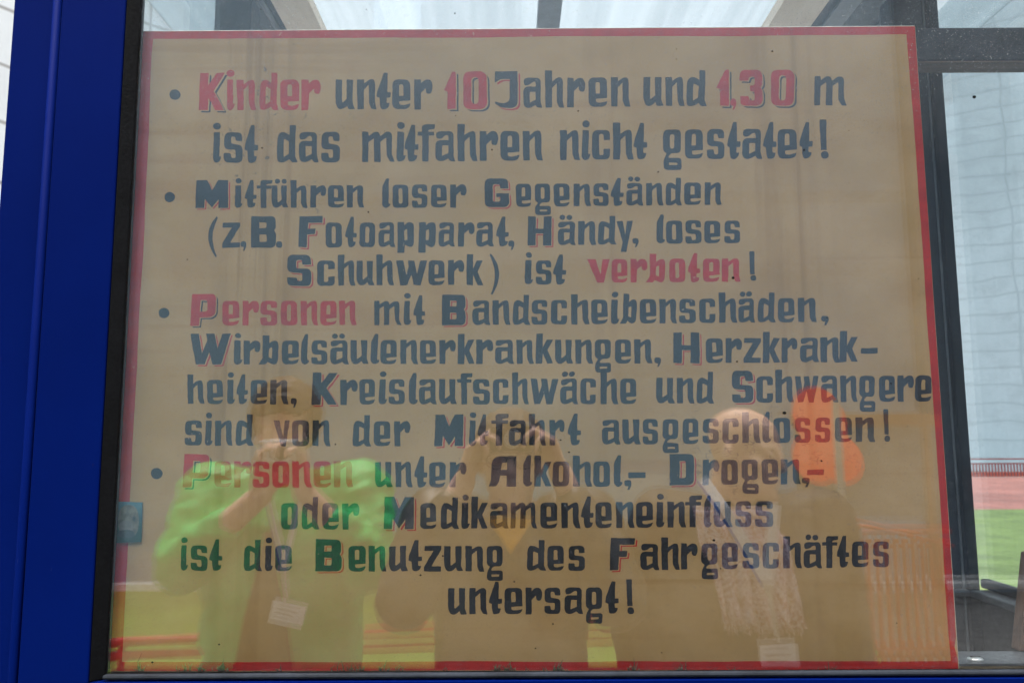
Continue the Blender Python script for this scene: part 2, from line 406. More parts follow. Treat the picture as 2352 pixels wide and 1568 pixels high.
# gasket and beads round the pane
zg = at(1176, 1543, -.006).z
gx0, gx1 = xg+.0008, at(286, 784, .002).x
MB().prism([(gx0,-.012,zb+.001),(gx1,-.003,zb+.001),(gx1,.0025,zb+.001),(gx0,.0025,zb+.001)], (0,0,2.6-zb)).build('window_gasket', mat['rubber'], booth, bevel=.001)
MB().box((gx1-.006, .0045, zg), (gx1-.0002, .0085, 2.5)).build('spacer_bar', mat['alu'], booth)
MB().box((gx1+.0002, -.0105, zb+.002), (XR+.028, -.0015, zg)).build('glazing_bead', mat['bead'], booth, bevel=.003)
MB().box((gx1+.0002, -.0012, zb+.002), (XR+.028, .0135, zg-.004)).build('glazing_channel', mat['rubber'], booth)
MB().box((gx1+.0002, -.011, 2.45), (XR+.028, .012, 2.6)).build('window_head', mat['frame'], booth)
MB().box((XR+.004, -.011, zg+.001), (XR+.028, .012, 2.448)).build('window_gasket', mat['rubber'], booth)
# two panes with a gap; air pressure bows them towards each other
def pane(name, y0, th, bow, m):
    mb = MB(); nx, nz = 24, 24; x0, x1, z0, z1 = gx1-.012, XR+.006, zg-.006, 2.455
    cx, cz = (x0+x1)/2, (z0+z1)/2
    def P(i, j, y):
        x = x0+(x1-x0)*i/nx; z = z0+(z1-z0)*j/nz
        k = (1-((x-cx)/(x1-x0)*2)**2)*(1-((z-cz)/(z1-z0)*2)**2)
        return (x, y+bow*k, z)
    for side, y in ((0, y0), (1, y0+th)):
        vs = [P(i, j, y) for j in range(nz+1) for i in range(nx+1)]
        fs = []
        for j in range(nz):
            for i in range(nx):
                a = j*(nx+1)+i; f = (a, a+1, a+nx+2, a+nx+1); fs.append(f if side == 0 else f[::-1])
        mb.add(vs, fs)
    o = bpy.data.objects.new(name, mb.mesh(name, m)); COL.objects.link(o); put(o, booth)
    o.data.polygons.foreach_set('use_smooth', [True]*len(o.data.polygons)); return o
outer = pane('window_pane', .0005, .003, .0008, mat['glass'])
inner = pane('window_pane', .0095, .003, -.0008, mat['glassin'])
outer['label'] = 'dusty outer pane with dark specks'; inner['label'] = 'clean inner pane'
# dark specks stuck to the outside of the glass: (u, v, radius in mm)
SP = [(1774,118,1.1),(1554,113,.5),(1554,136,.6),(2238,223,1.9),(1130,344,.9),(602,340,1.0),(1847,345,1.2),(1328,255,.8),(1046,266,.6),(846,487,.8),
      (1512,395,.9),(1684,638,1.4),(1693,830,1.0),(1802,948,2.0),(1288,1010,.9),(1307,1038,1.0),(1180,1017,.5),(1017,1276,.8),(966,1320,1.0),(1181,1335,.8),
      (1887,1058,.9),(841,22,.5),(599,22,.5),(1045,31,.7),(1040,1145,.7),(1270,1432,.8),(1230,1488,.7),(503,1479,.8),(1520,1498,.6),(350,1520,1.1),
      (2110,640,.5),(2047,880,.7),(1900,730,.6),(1950,300,.5),(770,1020,.7),(430,596,.6),(2060,1430,.6),(1640,1240,1.3),(1655,1305,.7)]
for u, v, r in SP:
    c = at(u, v, .0); n = 8; ph = random.random()*6; el = .75+.5*random.random()
    MB().prism([(c.x + r*.0011*math.cos(2*math.pi*k/n+ph)*(1+.2*random.random()), c.y, c.z + r*.0011*el*math.sin(2*math.pi*k/n+ph)) for k in range(n)], (0, .0004, 0)).build('dirt_speck', mat['rubber'], outer)
# roof: side rails with plywood strips, milky glazing, one bar
def hroof(u, v): 
    p = at(u, v, 0); k = (ZR-ZC)/(p.z-ZC); return p.x*k
xl0, xl1, xl2 = hroof(540,32), hroof(640,32), hroof(724,32)
xr0, xr1, xr2 = hroof(1781,30), hroof(1882,30), hroof(2085,30)
for nm, a, b in (('roof_rail', xl0, xl1), ('roof_rail', xr1, xr2)):
    r_ = MB().box((a, .06, ZR), (b, 1.6, ZR+.05)).build(nm, mat['frame'], booth, bevel=.002)
    w = b-a; 
    MB().box((a+w*.12, .06, ZR-.008), (a+w*.34, 1.6, ZR-.0005)).build('rail_rebate', mat['framelight'], r_)
    MB().tube([(a+w*.80, .06, ZR-.004), (a+w*.80, 1.6, ZR-.004)], .006, n=8).build('rail_bead', mat['framelight'], r_, smooth=True)
for a, b in ((xl1+.001, xl2), (xr0, xr1-.001)):
    MB().box((a, .06, ZR-.004), (b, 1.6, ZR+.02)).build('plywood_strip', mat['plywood'], booth)
xb0, xb1 = hroof(1236, 30), hroof(1289, 30)
MB().box((xb0, .06, ZR+.001), (xb1, 1.6, ZR+.03)).build('roof_bar', mat['framelight'], booth)
MB().box((XL-.2, .055, ZR+.062), (XR+.26, 1.62, ZR+.068)).build('roof_glazing', mat['roof'], booth)
# back of the booth
YB = .52
px0, px1 = at(2059, 0, YB).x, at(2246, 1360, YB).x
pb = MB().box((px0-.01, YB, .0), (px1, YB+.05, ZR-.013)).build('back_post', mat['frame'], booth, bevel=.003)
MB().box((px1-.0265, YB-.004, .0), (px1-.024, YB-.0005, ZR-.02)).build('post_rebate', mat['framelight'], pb)
MB().box((px1-.021, YB-.012, .0), (px1-.002, YB-.0005, ZR-.02)).build('post_gasket', mat['rubber'], pb, bevel=.002)
MB().box((XL, YB, 0), (XL+.07, YB+.05, ZR-.013)).build('back_post', mat['frame'], booth)
zsill = at(2236, 1358, YB-.02).z
MB().box((XL+.072, YB+.01, 0), (px0-.012, YB+.04, zsill)).build('back_panel', mat['inner'], booth)
MB().box((XL+.072, YB+.02, zsill+.001), (px0-.012, YB+.026, ZR-.2)).build('back_pane', mat['sideglass'], booth)
MB().box((px0-.35, YB-.0125, zsill-.010), (px1-.003, YB-.0125+.012, zsill+.001)).build('back_sill', mat['dirtyglaze'], booth, bevel=.002)
# right wall: lower panel, sill, window
XW = px1
MB().box((XW-.002, .052, 0), (XW+.05, YB-.0004, zsill-.012)).build('side_panel', mat['inner'], booth)
sl = MB().box((XW-.022, .052, zsill-.011), (XW+.05, YB-.013, zsill+.002)).build('side_sill', mat['dirtyglaze'], booth, bevel=.003)
MB().box((XW+.004, .052, zsill+.003), (XW+.022, YB-.0005, zsill+.019)).build('sill_gasket', mat['bead'], sl, bevel=.004)
MB().box((XW+.024, .052, zsill+.003), (XW+.030, YB+.12, ZR-.03)).build('side_pane', mat['sideglass'], booth)
MB().box((XL-.01, .052, 0), (XL+.03, YB-.002, zsill)).build('side_panel', mat['inner'], booth)
MB().box((XL+.005, .052, zsill+.001), (XL+.011, YB-.002, ZR-.03)).build('side_pane', mat['sideglass'], booth)
# cross bar over the window, wood on its underside
Yc = .11
z1, z0 = at(2250, 63, Yc).z, at(2250, 139, Yc).z
bar = MB().box((.30, Yc, z0), (XW-.024, Yc+.034, z1)).build('cross_bar', mat['bead'], booth, bevel=.002)
zw = z0-.002
MB().box((.30, Yc+.001, zw), (XW-.024, Yc+.0335, z0-.0003)).build('wood_strip', mat['woodband'], bar)
# shelf the sign stands on
sh0, sh1 = at(2240, 1523, .052), at(2240, 1500, .094)
zs = sh0.z
shelf = MB().prism([(XL+.04, .052, zs), (XW-.028, .052, zs), (XW-.085, sh1.y+.012, zs), (XL+.04, sh1.y+.012, zs)], (0, 0, -.0025)).build('shelf', mat['dirtyglaze'], booth)
MB().box((XL+.04, .0525, zs-.0115), (XW-.03, .090, zs-.003)).build('plywood_edge', mat['plyedge'], shelf)
pc = at(2240, 1514, .068)
sc = MB(); sc.ball((pc.x, pc.y, zs+.0006), (.0095, .0075, .0034), n=18, m=8); sc.box((pc.x-.006, pc.y-.0008, zs+.0036), (pc.x+.006, pc.y+.0008, zs+.0043), 1)
sc.build('screw', [mat['steel'], mat['rubber']], shelf, smooth=True)
# plank leaning at the right
q0, q1 = at(2366, 1270, .11), at(2341, 1490, .10)
pl = MB().prism([(q1.x, .10, zs+.001), (q1.x+.05, .10, zs+.001), (q0.x+.05, .112, q0.z), (q0.x, .112, q0.z)], (0, .018, 0)).build('plank', mat['brownwood'], None, bevel=.002)
tag(pl, 'brown weathered plank leaning inside the booth at the right edge', 'plank')

# ------------------------------------------------------------------ the sign
a, b = at(327, 70, YS), at(2103, 58, YS); c, d = at(2205, 1537, YS), at(249, 1541, YS)
a.x = min(a.x, d.x)-.009; d.x = a.x
corner = [d, c, b, a]                          # bl, br, tr, tl
for p in corner: p.y = YS
sign = empty('warning_sign', ((c.x+d.x)/2, YS, d.z), 'beige hand lettered German safety notice with red border, standing behind the glass', 'sign')
MB().prism([p + Vector((0, .0004, 0)) for p in corner], (0, .012, 0)).build('board_core', mat['raw'], sign, bevel=.0015)
def offs(p, k): return p
def spath(src, n=60, w=1.0):
    """wavy hand-painted version of a closed outline on the sign plane"""
    out = []
    for i in range(len(src)):
        p, q = Vector(src[i]), Vector(src[(i+1) % len(src)])
        m = max(2, int((q-p).length/.012))
        for k in range(m):
            t = k/m; r = p.lerp(q, t)
            out.append(r + Vector((noise.noise(r*9+Vector((0,5,0))), 0, noise.noise(r*9)))*.0014*w + Vector((noise.noise(r*60), 0, noise.noise(r*60+Vector((4,4,4)))))*.0004*w)
    return out
def flat(mb, contours, y, mi=0):
    """fill flat contours (outer first, then holes) at depth y"""
    cs = [[Vector((p.x, p.z, 0)) for p in c_] for c_ in contours]
    tris = tessellate_polygon(cs); vs = [Vector((p.x, y, p.y)) for c_ in cs for p in c_]
    fs = []
    for t in tris:
        A, B, C = vs[t[0]], vs[t[1]], vs[t[2]]
        ar = (B.x-A.x)*(C.z-A.z)-(B.z-A.z)*(C.x-A.x)
        if abs(ar) < 1e-12: continue
        fs.append(t if ar > 0 else (t[0], t[2], t[1]))
    mb.add(vs, fs, mi)
inn = [at(280, 1520, YS), at(2183, 1517, YS), at(2083, 80, YS), at(352, 90, YS)]
face = MB(); flat(face, [spath([d+Vector((.0,0,.0)), c+Vector((-.0012,0,.0)), b+Vector((-.0008,0,-.0014)), a+Vector((0,0,-.0014))], w=.25)], YS+.00006)
face.build('sign_face', mat['beige'], sign)
brd = MB()
o_ = spath([d+Vector((0,0,.0004)), c+Vector((-.0016,0,.0004)), b+Vector((-.0010,0,-.0018)), a+Vector((0,0,-.0018))], w=.3)
# the paint has chipped off along the lower right edge
for p in o_:
    if p.x > c.x-.02 and p.z < c.z+.05: p.x -= .0004 + .0050*max(0, noise.noise(p*90)-.12)
flat(brd, [o_, spath(inn, w=1.15)], YS+.00002)
brd.build('red_border', mat['border'], sign)

# --- lettering: outlines of this sign painter's alphabet. x over the width of the letter, y over the x-height (capitals: over the cap height)
E1 = [(0,.85,.12)]
G = {}
G['n'] = ([(0,1,.03),(.35,1,.03),(.36,.86,0),(.64,1,.12),(.86,1,.12),(.92,.86,.1),(.92,.25,0),(1,0,.02),(.74,0,.05),(.62,.2,.05),(.6,.82,.03),(.35,.66,0),(.345,0,.03),(.02,0,.03)],)
G['h'] = ([(0,1.24,.03),(.36,1.24,.03),(.36,.86,0),(.64,1,.12),(.86,1,.12),(.92,.86,.1),(.92,.25,0),(1,0,.02),(.74,0,.05),(.62,.2,.05),(.6,.82,.03),(.36,.66,0),(.355,0,.03),(.02,0,.03)],)
G['m'] = ([(0,1,.03),(.19,1,.03),(.20,.87,0),(.37,1,.08),(.51,1,.08),(.56,.86,0),(.73,1,.08),(.87,1,.1),(.92,.88,.08),(.92,.24,0),(1,0,.02),(.85,0,.04),(.76,.2,.04),(.74,.81,.03),(.565,.67,0),(.56,0,.03),(.36,0,.03),(.365,.80,.03),(.19,.67,0),(.185,0,.03),(0,0,.03)],)
G['u'] = ([(.01,1,.03),(.35,1,.03),(.345,.20,.08),(.6,.36,0),(.575,1,.03),(.92,1,.03),(.89,.22,0),(1,.01,.02),(.68,0,.05),(.61,.13,0),(.4,0,.1),(.14,0,.15),(0,.2,.15)],)
G['t'] = ([(.49,1.23,.03),(.76,1.23,.03),(.74,.58,0),(1,.58,.03),(.99,.40,.03),(.71,.39,0),(.7,.22,.03),(.93,.21,.02),(.86,.07,.08),(.62,0,.1),(.32,0,.1),(.23,.15,.1),(.22,.38,0),(0,.43,.03),(.05,.62,.05)],)
G['e'] = ([(0,1,.19),(.98,1,.19),(.99,.30,.02),(.38,.27,.02),(.39,.15,.06),(.62,.14,0),(1,.20,.02),(.92,.06,.1),(.72,0,.1),(0,0,.22)], [(.375,.84,.07),(.61,.84,.07),(.61,.45,.01),(.375,.45,.01)])
G['r'] = ([(0,1,.02),(.36,1,.03),(.37,.87,0),(.6,1,.1),(.87,1,.13),(1,.84,.12),(1,.66,.1),(.92,.53,.08),(.79,.52,.1),(.66,.56,.08),(.64,.71,.02),(.38,.55,0),(.365,0,.03),(0,0,.03)],)
G['s'] = ([(.02,1,.2),(.97,1,.17),(.98,.70,.03),(.64,.70,.06),(.62,.85,.06),(.385,.85,.06),(.39,.62,.05),(1,.56,.16),(1,0,.18),(0,0,.18),(0,.31,.03),(.37,.31,.05),(.40,.15,.06),(.63,.15,.06),(.63,.42,.06),(.01,.42,.19)],)
G['a'] = ([(.03,1,.19),(.93,1,.16),(.92,.2,0),(1,0,.02),(.76,0,.05),(.65,.10,0),(.38,0,.1),(.14,0,.15),(0,.12,.12),(0,.70,.19),(.66,.70,.02),(.66,.865,.08),(.5,.865,.06),(.30,.745,.1),(.03,.745,.12)], [(.34,.53,.03),(.65,.53,.01),(.65,.27,.01),(.34,.17,.02)])
G['d'] = ([(.62,1.23,.03),(.93,1.23,.03),(.89,.2,0),(1,0,.02),(.72,0,.05),(.6,.11,0),(.34,0,.1),(.08,0,.13),(0,.13,.13),(.04,.85,.13),(.18,1,.13),(.40,1,.1),(.62,.90,0)], [(.345,.79,.06),(.6,.69,0),(.58,.28,0),(.33,.18,.02)])
G['b'] = ([(.20,1.23,.03),(.54,1.23,.03),(.53,.89,0),(.72,1,.1),(.92,1,.12),(1,.84,.12),(.96,.14,.12),(.84,0,.1),(.66,.01,.05),(.44,.11,0),(.36,0,.03),(0,0,.02),(.19,.26,0)], [(.52,.66,0),(.68,.73,.05),(.67,.24,.05),(.5,.30,0)])
G['c'] = ([(0,1,.21),(1,1,.18),(1,.66,.02),(.65,.65,.03),(.63,.86,.06),(.395,.86,.06),(.395,.15,.06),(.64,.15,.06),(.64,.36,.03),(1,.37,.02),(1,0,.19),(0,0,.2)],)
G['f'] = ([(.24,1.23,.14),(1,1.24,.03),(.98,1.08,.06),(.64,1.06,.05),(.63,.99,0),(.94,.99,.02),(.93,.86,.02),(.63,.86,0),(.62,0,.03),(.26,0,.03),(.25,.86,0),(0,.86,.02),(0,.99,.02),(.24,.99,0)],)
G['g'] = ([(.01,1,.18),(.97,1,.18),(.95,.19,.18),(.45,.19,.05),(.3,.10,.04),(.3,.035,.03),(.99,.03,.1),(1,-.37,.1),(.03,-.37,.15),(.02,-.02,.12),(.2,.18,.02),(0,.28,.1)], [(.37,.84,.09),(.61,.84,.09),(.61,.35,.09),(.37,.35,.09)], [(.31,-.125,.03),(.77,-.125,.03),(.77,-.205,.03),(.31,-.205,.03)])
G['i'] = ([(.1,1,.03),(.82,1,.03),(.76,.2,.02),(1,.21,.02),(.84,.05,.1),(.55,0,.1),(.2,0,.1),(0,.1,.1)],)
G['l'] = ([(.50,1.26,.04),(.87,1.26,.05),(.77,.19,.02),(1,.18,.03),(.95,.08,.05),(.62,0,.1),(.33,0,.1),(0,.12,.1),(.05,.92,.05)],)
G['k'] = ([(.02,1.25,.03),(.41,1.25,.03),(.40,.66,0),(.63,1,.03),(1,1,.03),(.68,.55,0),(1,.01,.03),(.66,0,.03),(.40,.42,0),(.38,0,.03),(0,0,.03)],)
G['o'] = ([(.01,1,.2),(.99,1,.2),(1,0,.2),(0,0,.2)], [(.38,.84,.10),(.62,.84,.10),(.62,.17,.10),(.38,.17,.10)])
G['p'] = ([(.02,1,.03),(.42,1,.03),(.43,.88,0),(.65,1,.1),(.9,1,.12),(1,.88,.12),(1,.12,.1),(.87,0,.1),(.70,0,.05),(.43,.10,0),(.42,-.24,.03),(0,-.24,.03)], [(.42,.66,0),(.6,.74,.05),(.6,.28,.03),(.42,.27,0)])
G['v'] = ([(0,1,.03),(.37,1,.03),(.58,.36,0),(.69,1,.03),(1,1,.03),(.75,0,.05),(.45,0,.05)],)
G['w'] = ([(0,1,.03),(.23,1,.03),(.32,.42,0),(.40,.76,0),(.37,1,.03),(.59,1,.03),(.67,.46,0),(.78,1,.03),(1,1,.03),(.79,0,.03),(.58,0,.03),(.5,.42,0),(.36,0,.03),(.13,0,.03)],)
G['y'] = ([(0,1,.03),(.38,1,.03),(.53,.42,0),(.64,1,.03),(1,1,.03),(.62,-.33,.03),(.28,-.33,.03),(.40,.08,0)],)
G['z'] = ([(.04,1,.03),(1,1,.03),(1,.84,.02),(.45,.2,0),(1,.2,.03),(.98,0,.03),(0,0,.03),(0,.17,.02),(.55,.8,0),(.03,.8,.03)],)
CAP = {}
CAP['K'] = ([(.06,1,.02),(.38,1,.02),(.37,.67,0),(.68,1,.03),(1,1,.02),(.57,.52,0),(.95,0,.02),(.62,0,.02),(.37,.33,0),(.34,0,.02),(0,0,.02)],)
CAP['J'] = ([(.01,1,.02),(1,1,.02),(1,0,.2),(.3,0,.15),(0,.13,.04),(.02,.19,.03),(.3,.12,.08),(.66,.16,.15),(.66,.79,.01),(.25,.79,.05),(.01,.69,.01)],)
CAP['M'] = ([(.03,1,.01),(.35,1,.01),(.51,.63,0),(.70,1,.01),(1,1,.01),(.99,0,.01),(.70,0,.01),(.71,.31,0),(.51,.02,.01),(.30,.33,0),(.27,0,.01),(0,0,.01)],)
CAP['G'] = ([(.01,1,.2),(.98,1,.17),(.99,.64,.02),(.65,.64,.02),(.63,.8,.07),(.34,.8,.08),(.33,.18,.08),(.64,.18,.07),(.64,.34,.01),(.49,.34,.02),(.49,.47,.01),(1,.47,.02),(1,0,.2),(0,0,.2)],)
CAP['F'] = ([(.05,1,.01),(1,1,.02),(.98,.79,.02),(.40,.79,0),(.38,.60,0),(.70,.60,.02),(.67,.42,.02),(.36,.41,0),(.34,0,.02),(0,0,.02)],)
CAP['H'] = ([(.01,1,.02),(.34,1,.02),(.33,.58,0),(.66,.58,0),(.67,1,.02),(1,1,.02),(1,0,.02),(.65,0,.02),(.65,.42,0),(.33,.42,0),(.33,0,.02),(0,0,.02)],)
CAP['S'] = ([(.01,1,.18),(.97,1,.16),(1,.69,.02),(.65,.68,.04),(.62,.84,.05),(.38,.83,.06),(.39,.57,.05),(1,.55,.16),(1,0,.18),(.02,0,.16),(.01,.27,.02),(.40,.26,.04),(.43,.15,.05),(.63,.16,.05),(.62,.41,.05),(.01,.43,.18)],)
CAP['P'] = ([(.07,1,.02),(1,1,.15),(.96,.27,.22),(.36,.27,0),(.33,0,.02),(0,0,.02)], [(.40,.81,.01),(.66,.81,.05),(.65,.45,.08),(.36,.45,.01)])
CAP['W'] = ([(0,1,.02),(.21,1,.02),(.29,.35,0),(.42,.79,0),(.39,1,.02),(.60,1,.02),(.67,.52,0),(.80,1,.02),(1,1,.02),(.76,0,.02),(.54,0,.02),(.47,.40,0),(.35,0,.02),(.13,0,.02)],)
CAP['B'] = ([(.01,1,.02),(.97,1,.14),(1,.62,.08),(.92,.535,.01),(1,.45,.08),(1,0,.18),(0,0,.02)], [(.34,.81,.01),(.62,.81,.05),(.62,.62,.05),(.34,.62,.01)], [(.34,.42,.01),(.62,.42,.05),(.62,.19,.05),(.34,.19,.01)])
CAP['D'] = ([(0,1,.02),(.98,1,.16),(1,0,.2),(0,0,.02)], [(.40,.78,.02),(.66,.78,.07),(.66,.22,.07),(.40,.22,.02)])
CAP['A'] = ([(.30,1,.08),(1,1,.02),(.99,0,.02),(.65,0,.02),(.65,.36,0),(.42,.36,0),(.38,.17,.08),(.28,0,.04),(0,0,.02),(.09,.2,.08),(.12,.85,.14)], [(.48,.79,.04),(.66,.81,.01),(.66,.56,.01),(.45,.56,.01)])
CAP['1'] = ([(.70,1,.03),(1,1,.03),(.99,0,.01),(.3,0,.01),(.31,.47,0),(0,.49,.02)],)
CAP['0'] = ([(0,1,.2),(1,1,.2),(1,0,.2),(.01,0,.2)], [(.34,.85,.12),(.65,.85,.12),(.65,.14,.12),(.34,.14,.12)])
CAP['3'] = ([(.04,1,.14),(.97,1,.18),(1,.60,.08),(.92,.52,.01),(1,.42,.08),(1,0,.2),(.04,0,.16),(.04,.27,.02),(.40,.27,.03),(.42,.15,.05),(.66,.15,.06),(.66,.40,.05),(.48,.40,.02),(.46,.55,.02),(.66,.58,.05),(.66,.82,.06),(.42,.82,.05),(.38,.70,.02),(0,.70,.02)],)
G[','] = ([(0,.25,.11),(.95,.25,.11),(1,.05,.05),(.66,-.14,.03),(.40,-.14,.02),(.56,.005,.02),(0,.02,.11)],)
G['.'] = ([(0,.26,.13),(1,.26,.13),(1,0,.13),(0,0,.13)],)
G['!'] = ([(.02,1.31,.02),(.74,1.31,.02),(.82,.29,.02),(.18,.29,.02)], None, [(.18,.25,.125),(1,.25,.125),(1,0,.125),(.18,0,.125)])
G['('] = ([(.92,1.27,.02),(1,1.20,.02),(.55,.72,.3),(.45,.30,.4),(.66,-.10,.3),(.90,-.36,.02),(.74,-.39,.02),(.2,.02,.3),(0,.45,.4),(.30,.95,.3)],)
G[')'] = ([(1-x, y, r) for x, y, r in reversed(G['('][0])],)

def fillet(pts, ):
    out = []; n = len(pts)
    for i in range(n):
        p, r = Vector(pts[i][0]), pts[i][1]
        a_, b_ = Vector(pts[i-1][0])-p, Vector(pts[(i+1) % n][0])-p
        la, lb = a_.length, b_.length
        if r <= 0 or la < 1e-6 or lb < 1e-6: out.append(p); continue
        ta, tb = min(r, la*.48), min(r, lb*.48)
        A, B = p+a_*(ta/la), p+b_*(tb/lb); m = 7 if r > 6 else 3
        for k in range(m+1):
            t = k/m; w = .80                                   # squarish brush corners
            q = A*(1-t)**2 + p*(2*t*(1-t)) + B*t*t
            out.append(q)
    return out
def resample(pts, step=7.0):
    out = []
    for i in range(len(pts)):
        p, q = pts[i], pts[(i+1) % len(pts)]; m = max(1, int((q-p).length/step))
        out += [p.lerp(q, k/m) for k in range(m)]
    return out
class Word:
    def __init__(s): s.mb = MB(); s.k = 0
def contours(ch, xl, xr, base, xh, cap, seed, sc):
    """letter outlines in source-picture pixels; groups of (outer, holes...)"""
    if ch in CAP: g, h = CAP[ch], cap
    elif ch == 'ä': g, h = G['a'], xh
    elif ch == 'ü': g, h = G['u'], xh
    else: g, h = G[ch], xh
    W = xr-xl; groups = [[]]
    rnd = random.Random(seed)
    jit = lambda: (rnd.random()-.5)*.012
    for c_ in g:
        if c_ is None: groups.append([]); continue
        pts = [(Vector((xl+W*(x+jit()), base-h*(y+jit()), 0)), r*h*1.05) for x, y, r in c_]
        groups[-1].append(resample(fillet(pts)))
    def dot(cx, cy, rx, ry):
        groups.append([[Vector((cx+rx*math.cos(t)*(1+.04*math.cos(2*t+seed)), cy+ry*math.sin(t), 0)) for t in [2*math.pi*k/20 for k in range(20)]]])
    if ch == 'i': dot(xl+W*.50, base-h*1.205, h*.13, h*.115)
    if ch == 'ä': dot(xl+W*.26, base-h*1.18, h*.118, h*.108); dot(xl+W*.64, base-h*1.18, h*.118, h*.108)
    if ch == 'ü': dot(xl+W*.36, base-h*1.19, h*.115, h*.108); dot(xl+W*.76, base-h*1.19, h*.115, h*.108)
    return groups
K2 = 2352/4096
def plane(p, y=YS):
    q = at(p.x*K2, p.y*K2, YS); q.y = y
    w = Vector((noise.noise(Vector((q.x*190, 0, q.z*190))), 0, noise.noise(Vector((q.x*190, 7, q.z*190)))))*.00038
    w += Vector((noise.noise(Vector((q.x*38, 3, q.z*38))), 0, noise.noise(Vector((q.x*38, 9, q.z*38)))))*.0006
    return q + w
def paint(text, spec, colour, shadow=''):
    """one painted word. spec = list of (letter, left, right, baseline, x-height, cap height) in photograph pixels;
    letters named in shadow carry a thin drop line in the other colour"""
    mb = MB(); mats = [mat['navy'], mat['red'], mat['beige']]; main = 1 if colour == 'red' else 0
    for i, (ch, xl, xr, base, xh, cap) in enumerate(spec):
        gs = contours(ch, xl, xr, base, xh, cap, hash_(text)+i*17, 1)
        y = YS - .00003 - (i % 2)*.00003
        if (ch in shadow) and ch in CAP:
            s0 = cap*.050
            for cs in gs:
                cs = [c_ for c_ in cs if c_]
                if ch == '': continue
                flat(mb, [[plane(p+Vector((s0*1.42, s0*1.22, 0))) for p in c_] for c_ in cs], YS-.00002, 1-main)
                flat(mb, [[plane(p+Vector((s0*.62, s0*.50, 0))) for p in c_] for c_ in cs], YS-.00005, 2)
            y = YS - .00009
        for cs in gs:
            if cs: flat(mb, [[plane(p) for p in c_] for c_ in cs], y, main)
    o = mb.build('painted_word', mats, sign)
    o['label'] = ('red' if main else 'dark blue') + ' painted word reading ' + text
    return o
def hash_(t): return sum(ord(c_)*(i+3) for i, c_ in enumerate(t)) % 9973
def W(text, letters, strip, base, top, colour='navy', shadow='', cap=None, sc=.5952381):
    """letters: (left, right) pairs in pixels of a strip cut from the photograph at (x0, y0); base / top as (at first, at last) letter"""
    x0, y0 = strip; sp = []; n = len(letters)
    b0, b1 = base if isinstance(base, tuple) else (base, base); t0, t1 = top if isinstance(top, tuple) else (top, top)
    for i, (l, r) in enumerate(letters):
        t = i/max(1, n-1); bb = b0+(b1-b0)*t; tt = t0+(t1-t0)*t
        cp_ = bb-cap if cap is not None else (bb-tt)*1.24
        ch = text[i]
        bs = bb
        if ch == '-': 
            sp.append((ch, x0+l*sc, x0+r*sc, y0+bb*sc, (bb-tt)*sc, 0)); continue
        sp.append((ch, x0+l*sc, x0+r*sc, y0+bs*sc, (bb-tt)*sc, cp_*sc))
    return paint(text, sp, colour, shadow)
G['-'] = ([(0,.55,.03),(1,.57,.03),(.99,.34,.03),(0,.33,.03)],)
A1, A2 = (640, 260), (2040, 260)
W('Kinder', [(260,437),(447,502),(515,648),(667,798),(808,937),(950,1080)], A1, (305,305), 100, 'red', 'K', 55)
W('unter', [(1178,1308),(1323,1457),(1457,1552),(1562,1683),(1707,1830)], A1, 299, 99)
W('10', [(1908,1988),(2038,2197)], A1, 297, 99, 'red', '10', 45)
W('Jahren', [(2248-2352,50),(88,217),(236,365),(385,505),(527,655),(678,808)], A2, (290,281), (87,85), 'navy', 'J', 43)
W('und', [(895,1030),(1042,1175),(1185,1323)], A2, 277, 82)
W('1,30', [(1385,1472),(1480,1520),(1540,1697),(1752,1910)], A2, 275, 80, 'red', '130', 34)
W('m', [(2045,2262)], A2, 273, 78)
B1, B2 = (800, 480), (2100, 480)
W('ist', [(87,145),(160,285),(297,390)], B1, 287, 83)
W('das', [(515,655),(665,797),(815,940)], B1, 285, 82)
W('mitfahren', [(1090,1308),(1320,1383),(1373,1468),(1462,1580),(1582,1715),(1730,1865),(1880,2003),(2018,2148),(2168,2303)], B1, (282,273), (80,74))
W('nicht', [(235,370),(380,440),(450,572),(590,730),(730,822)], B2, (271,265), (70,66))
W('gestatet!', [(927,1053),(1075,1197),(1222,1340),(1357,1447),(1460,1595),(1600,1690),(1697,1827),(1842,1932),(1978,2040)], B2, (263,260), (64,60))
C1, C2 = (640, 690), (1800, 690)
W('Mitführen', [(237,460),(502,555),(567,650),(650,757),(750,862),(877,992),(1010,1117),(1130,1237),(1255,1373)], C1, (239,236), 87, 'navy', 'M', 53)
W('loser', [(1492,1548),(1562,1670),(1692,1798),(1822,1927),(1950,2060)], C1, 236, 82)
W('Gegenständen', [(232,395),(443,547),(570,677),(697,805),(830,947),(962,1067),(1080,1167),(1185,1300),(1317,1435),(1447,1560),(1573,1687),(1710,1828)], C2, (233,218), (79,67), 'navy', 'G', 40)
D1, D2 = (740, 850), (1740, 850)
W('(z,B.', [(152,220),(248,372),(375,412),(443,612),(613,655)], D1, 235, 68, 'navy', '', 25)
W('Fotoapparat,', [(760,928),(945,1055),(1075,1153),(1172,1278),(1300,1413),(1428,1538),(1570,1683),(1703,1815),(1836,1945),(1957,2077),(2090,2175),(2172,2213)], D1, (235,227), (68,65), 'navy', 'F', 25)
W('Händy,', [(623,783),(825,947),(960,1085),(1093,1220),(1218,1330),(1328,1370)], D2, (221,212), (61,56), 'navy', 'H', 26)
W('loses', [(1487,1545),(1553,1663),(1683,1790),(1810,1920),(1945,2050)], D2, (209,207), 54)
E1_, E2_ = (1100, 1000), (1900, 1000)
W('Schuhwerk)', [(80,243),(283,402),(422,540),(548,667),(680,800),(815,1022),(1030,1140),(1162,1272),(1287,1398),(1443,1512)], E1_, (239,235), (72,68), 'navy', 'S', 32)
W('ist', [(1677,1735),(1752,1857),(1867,1957)], E1_, 230, 68)
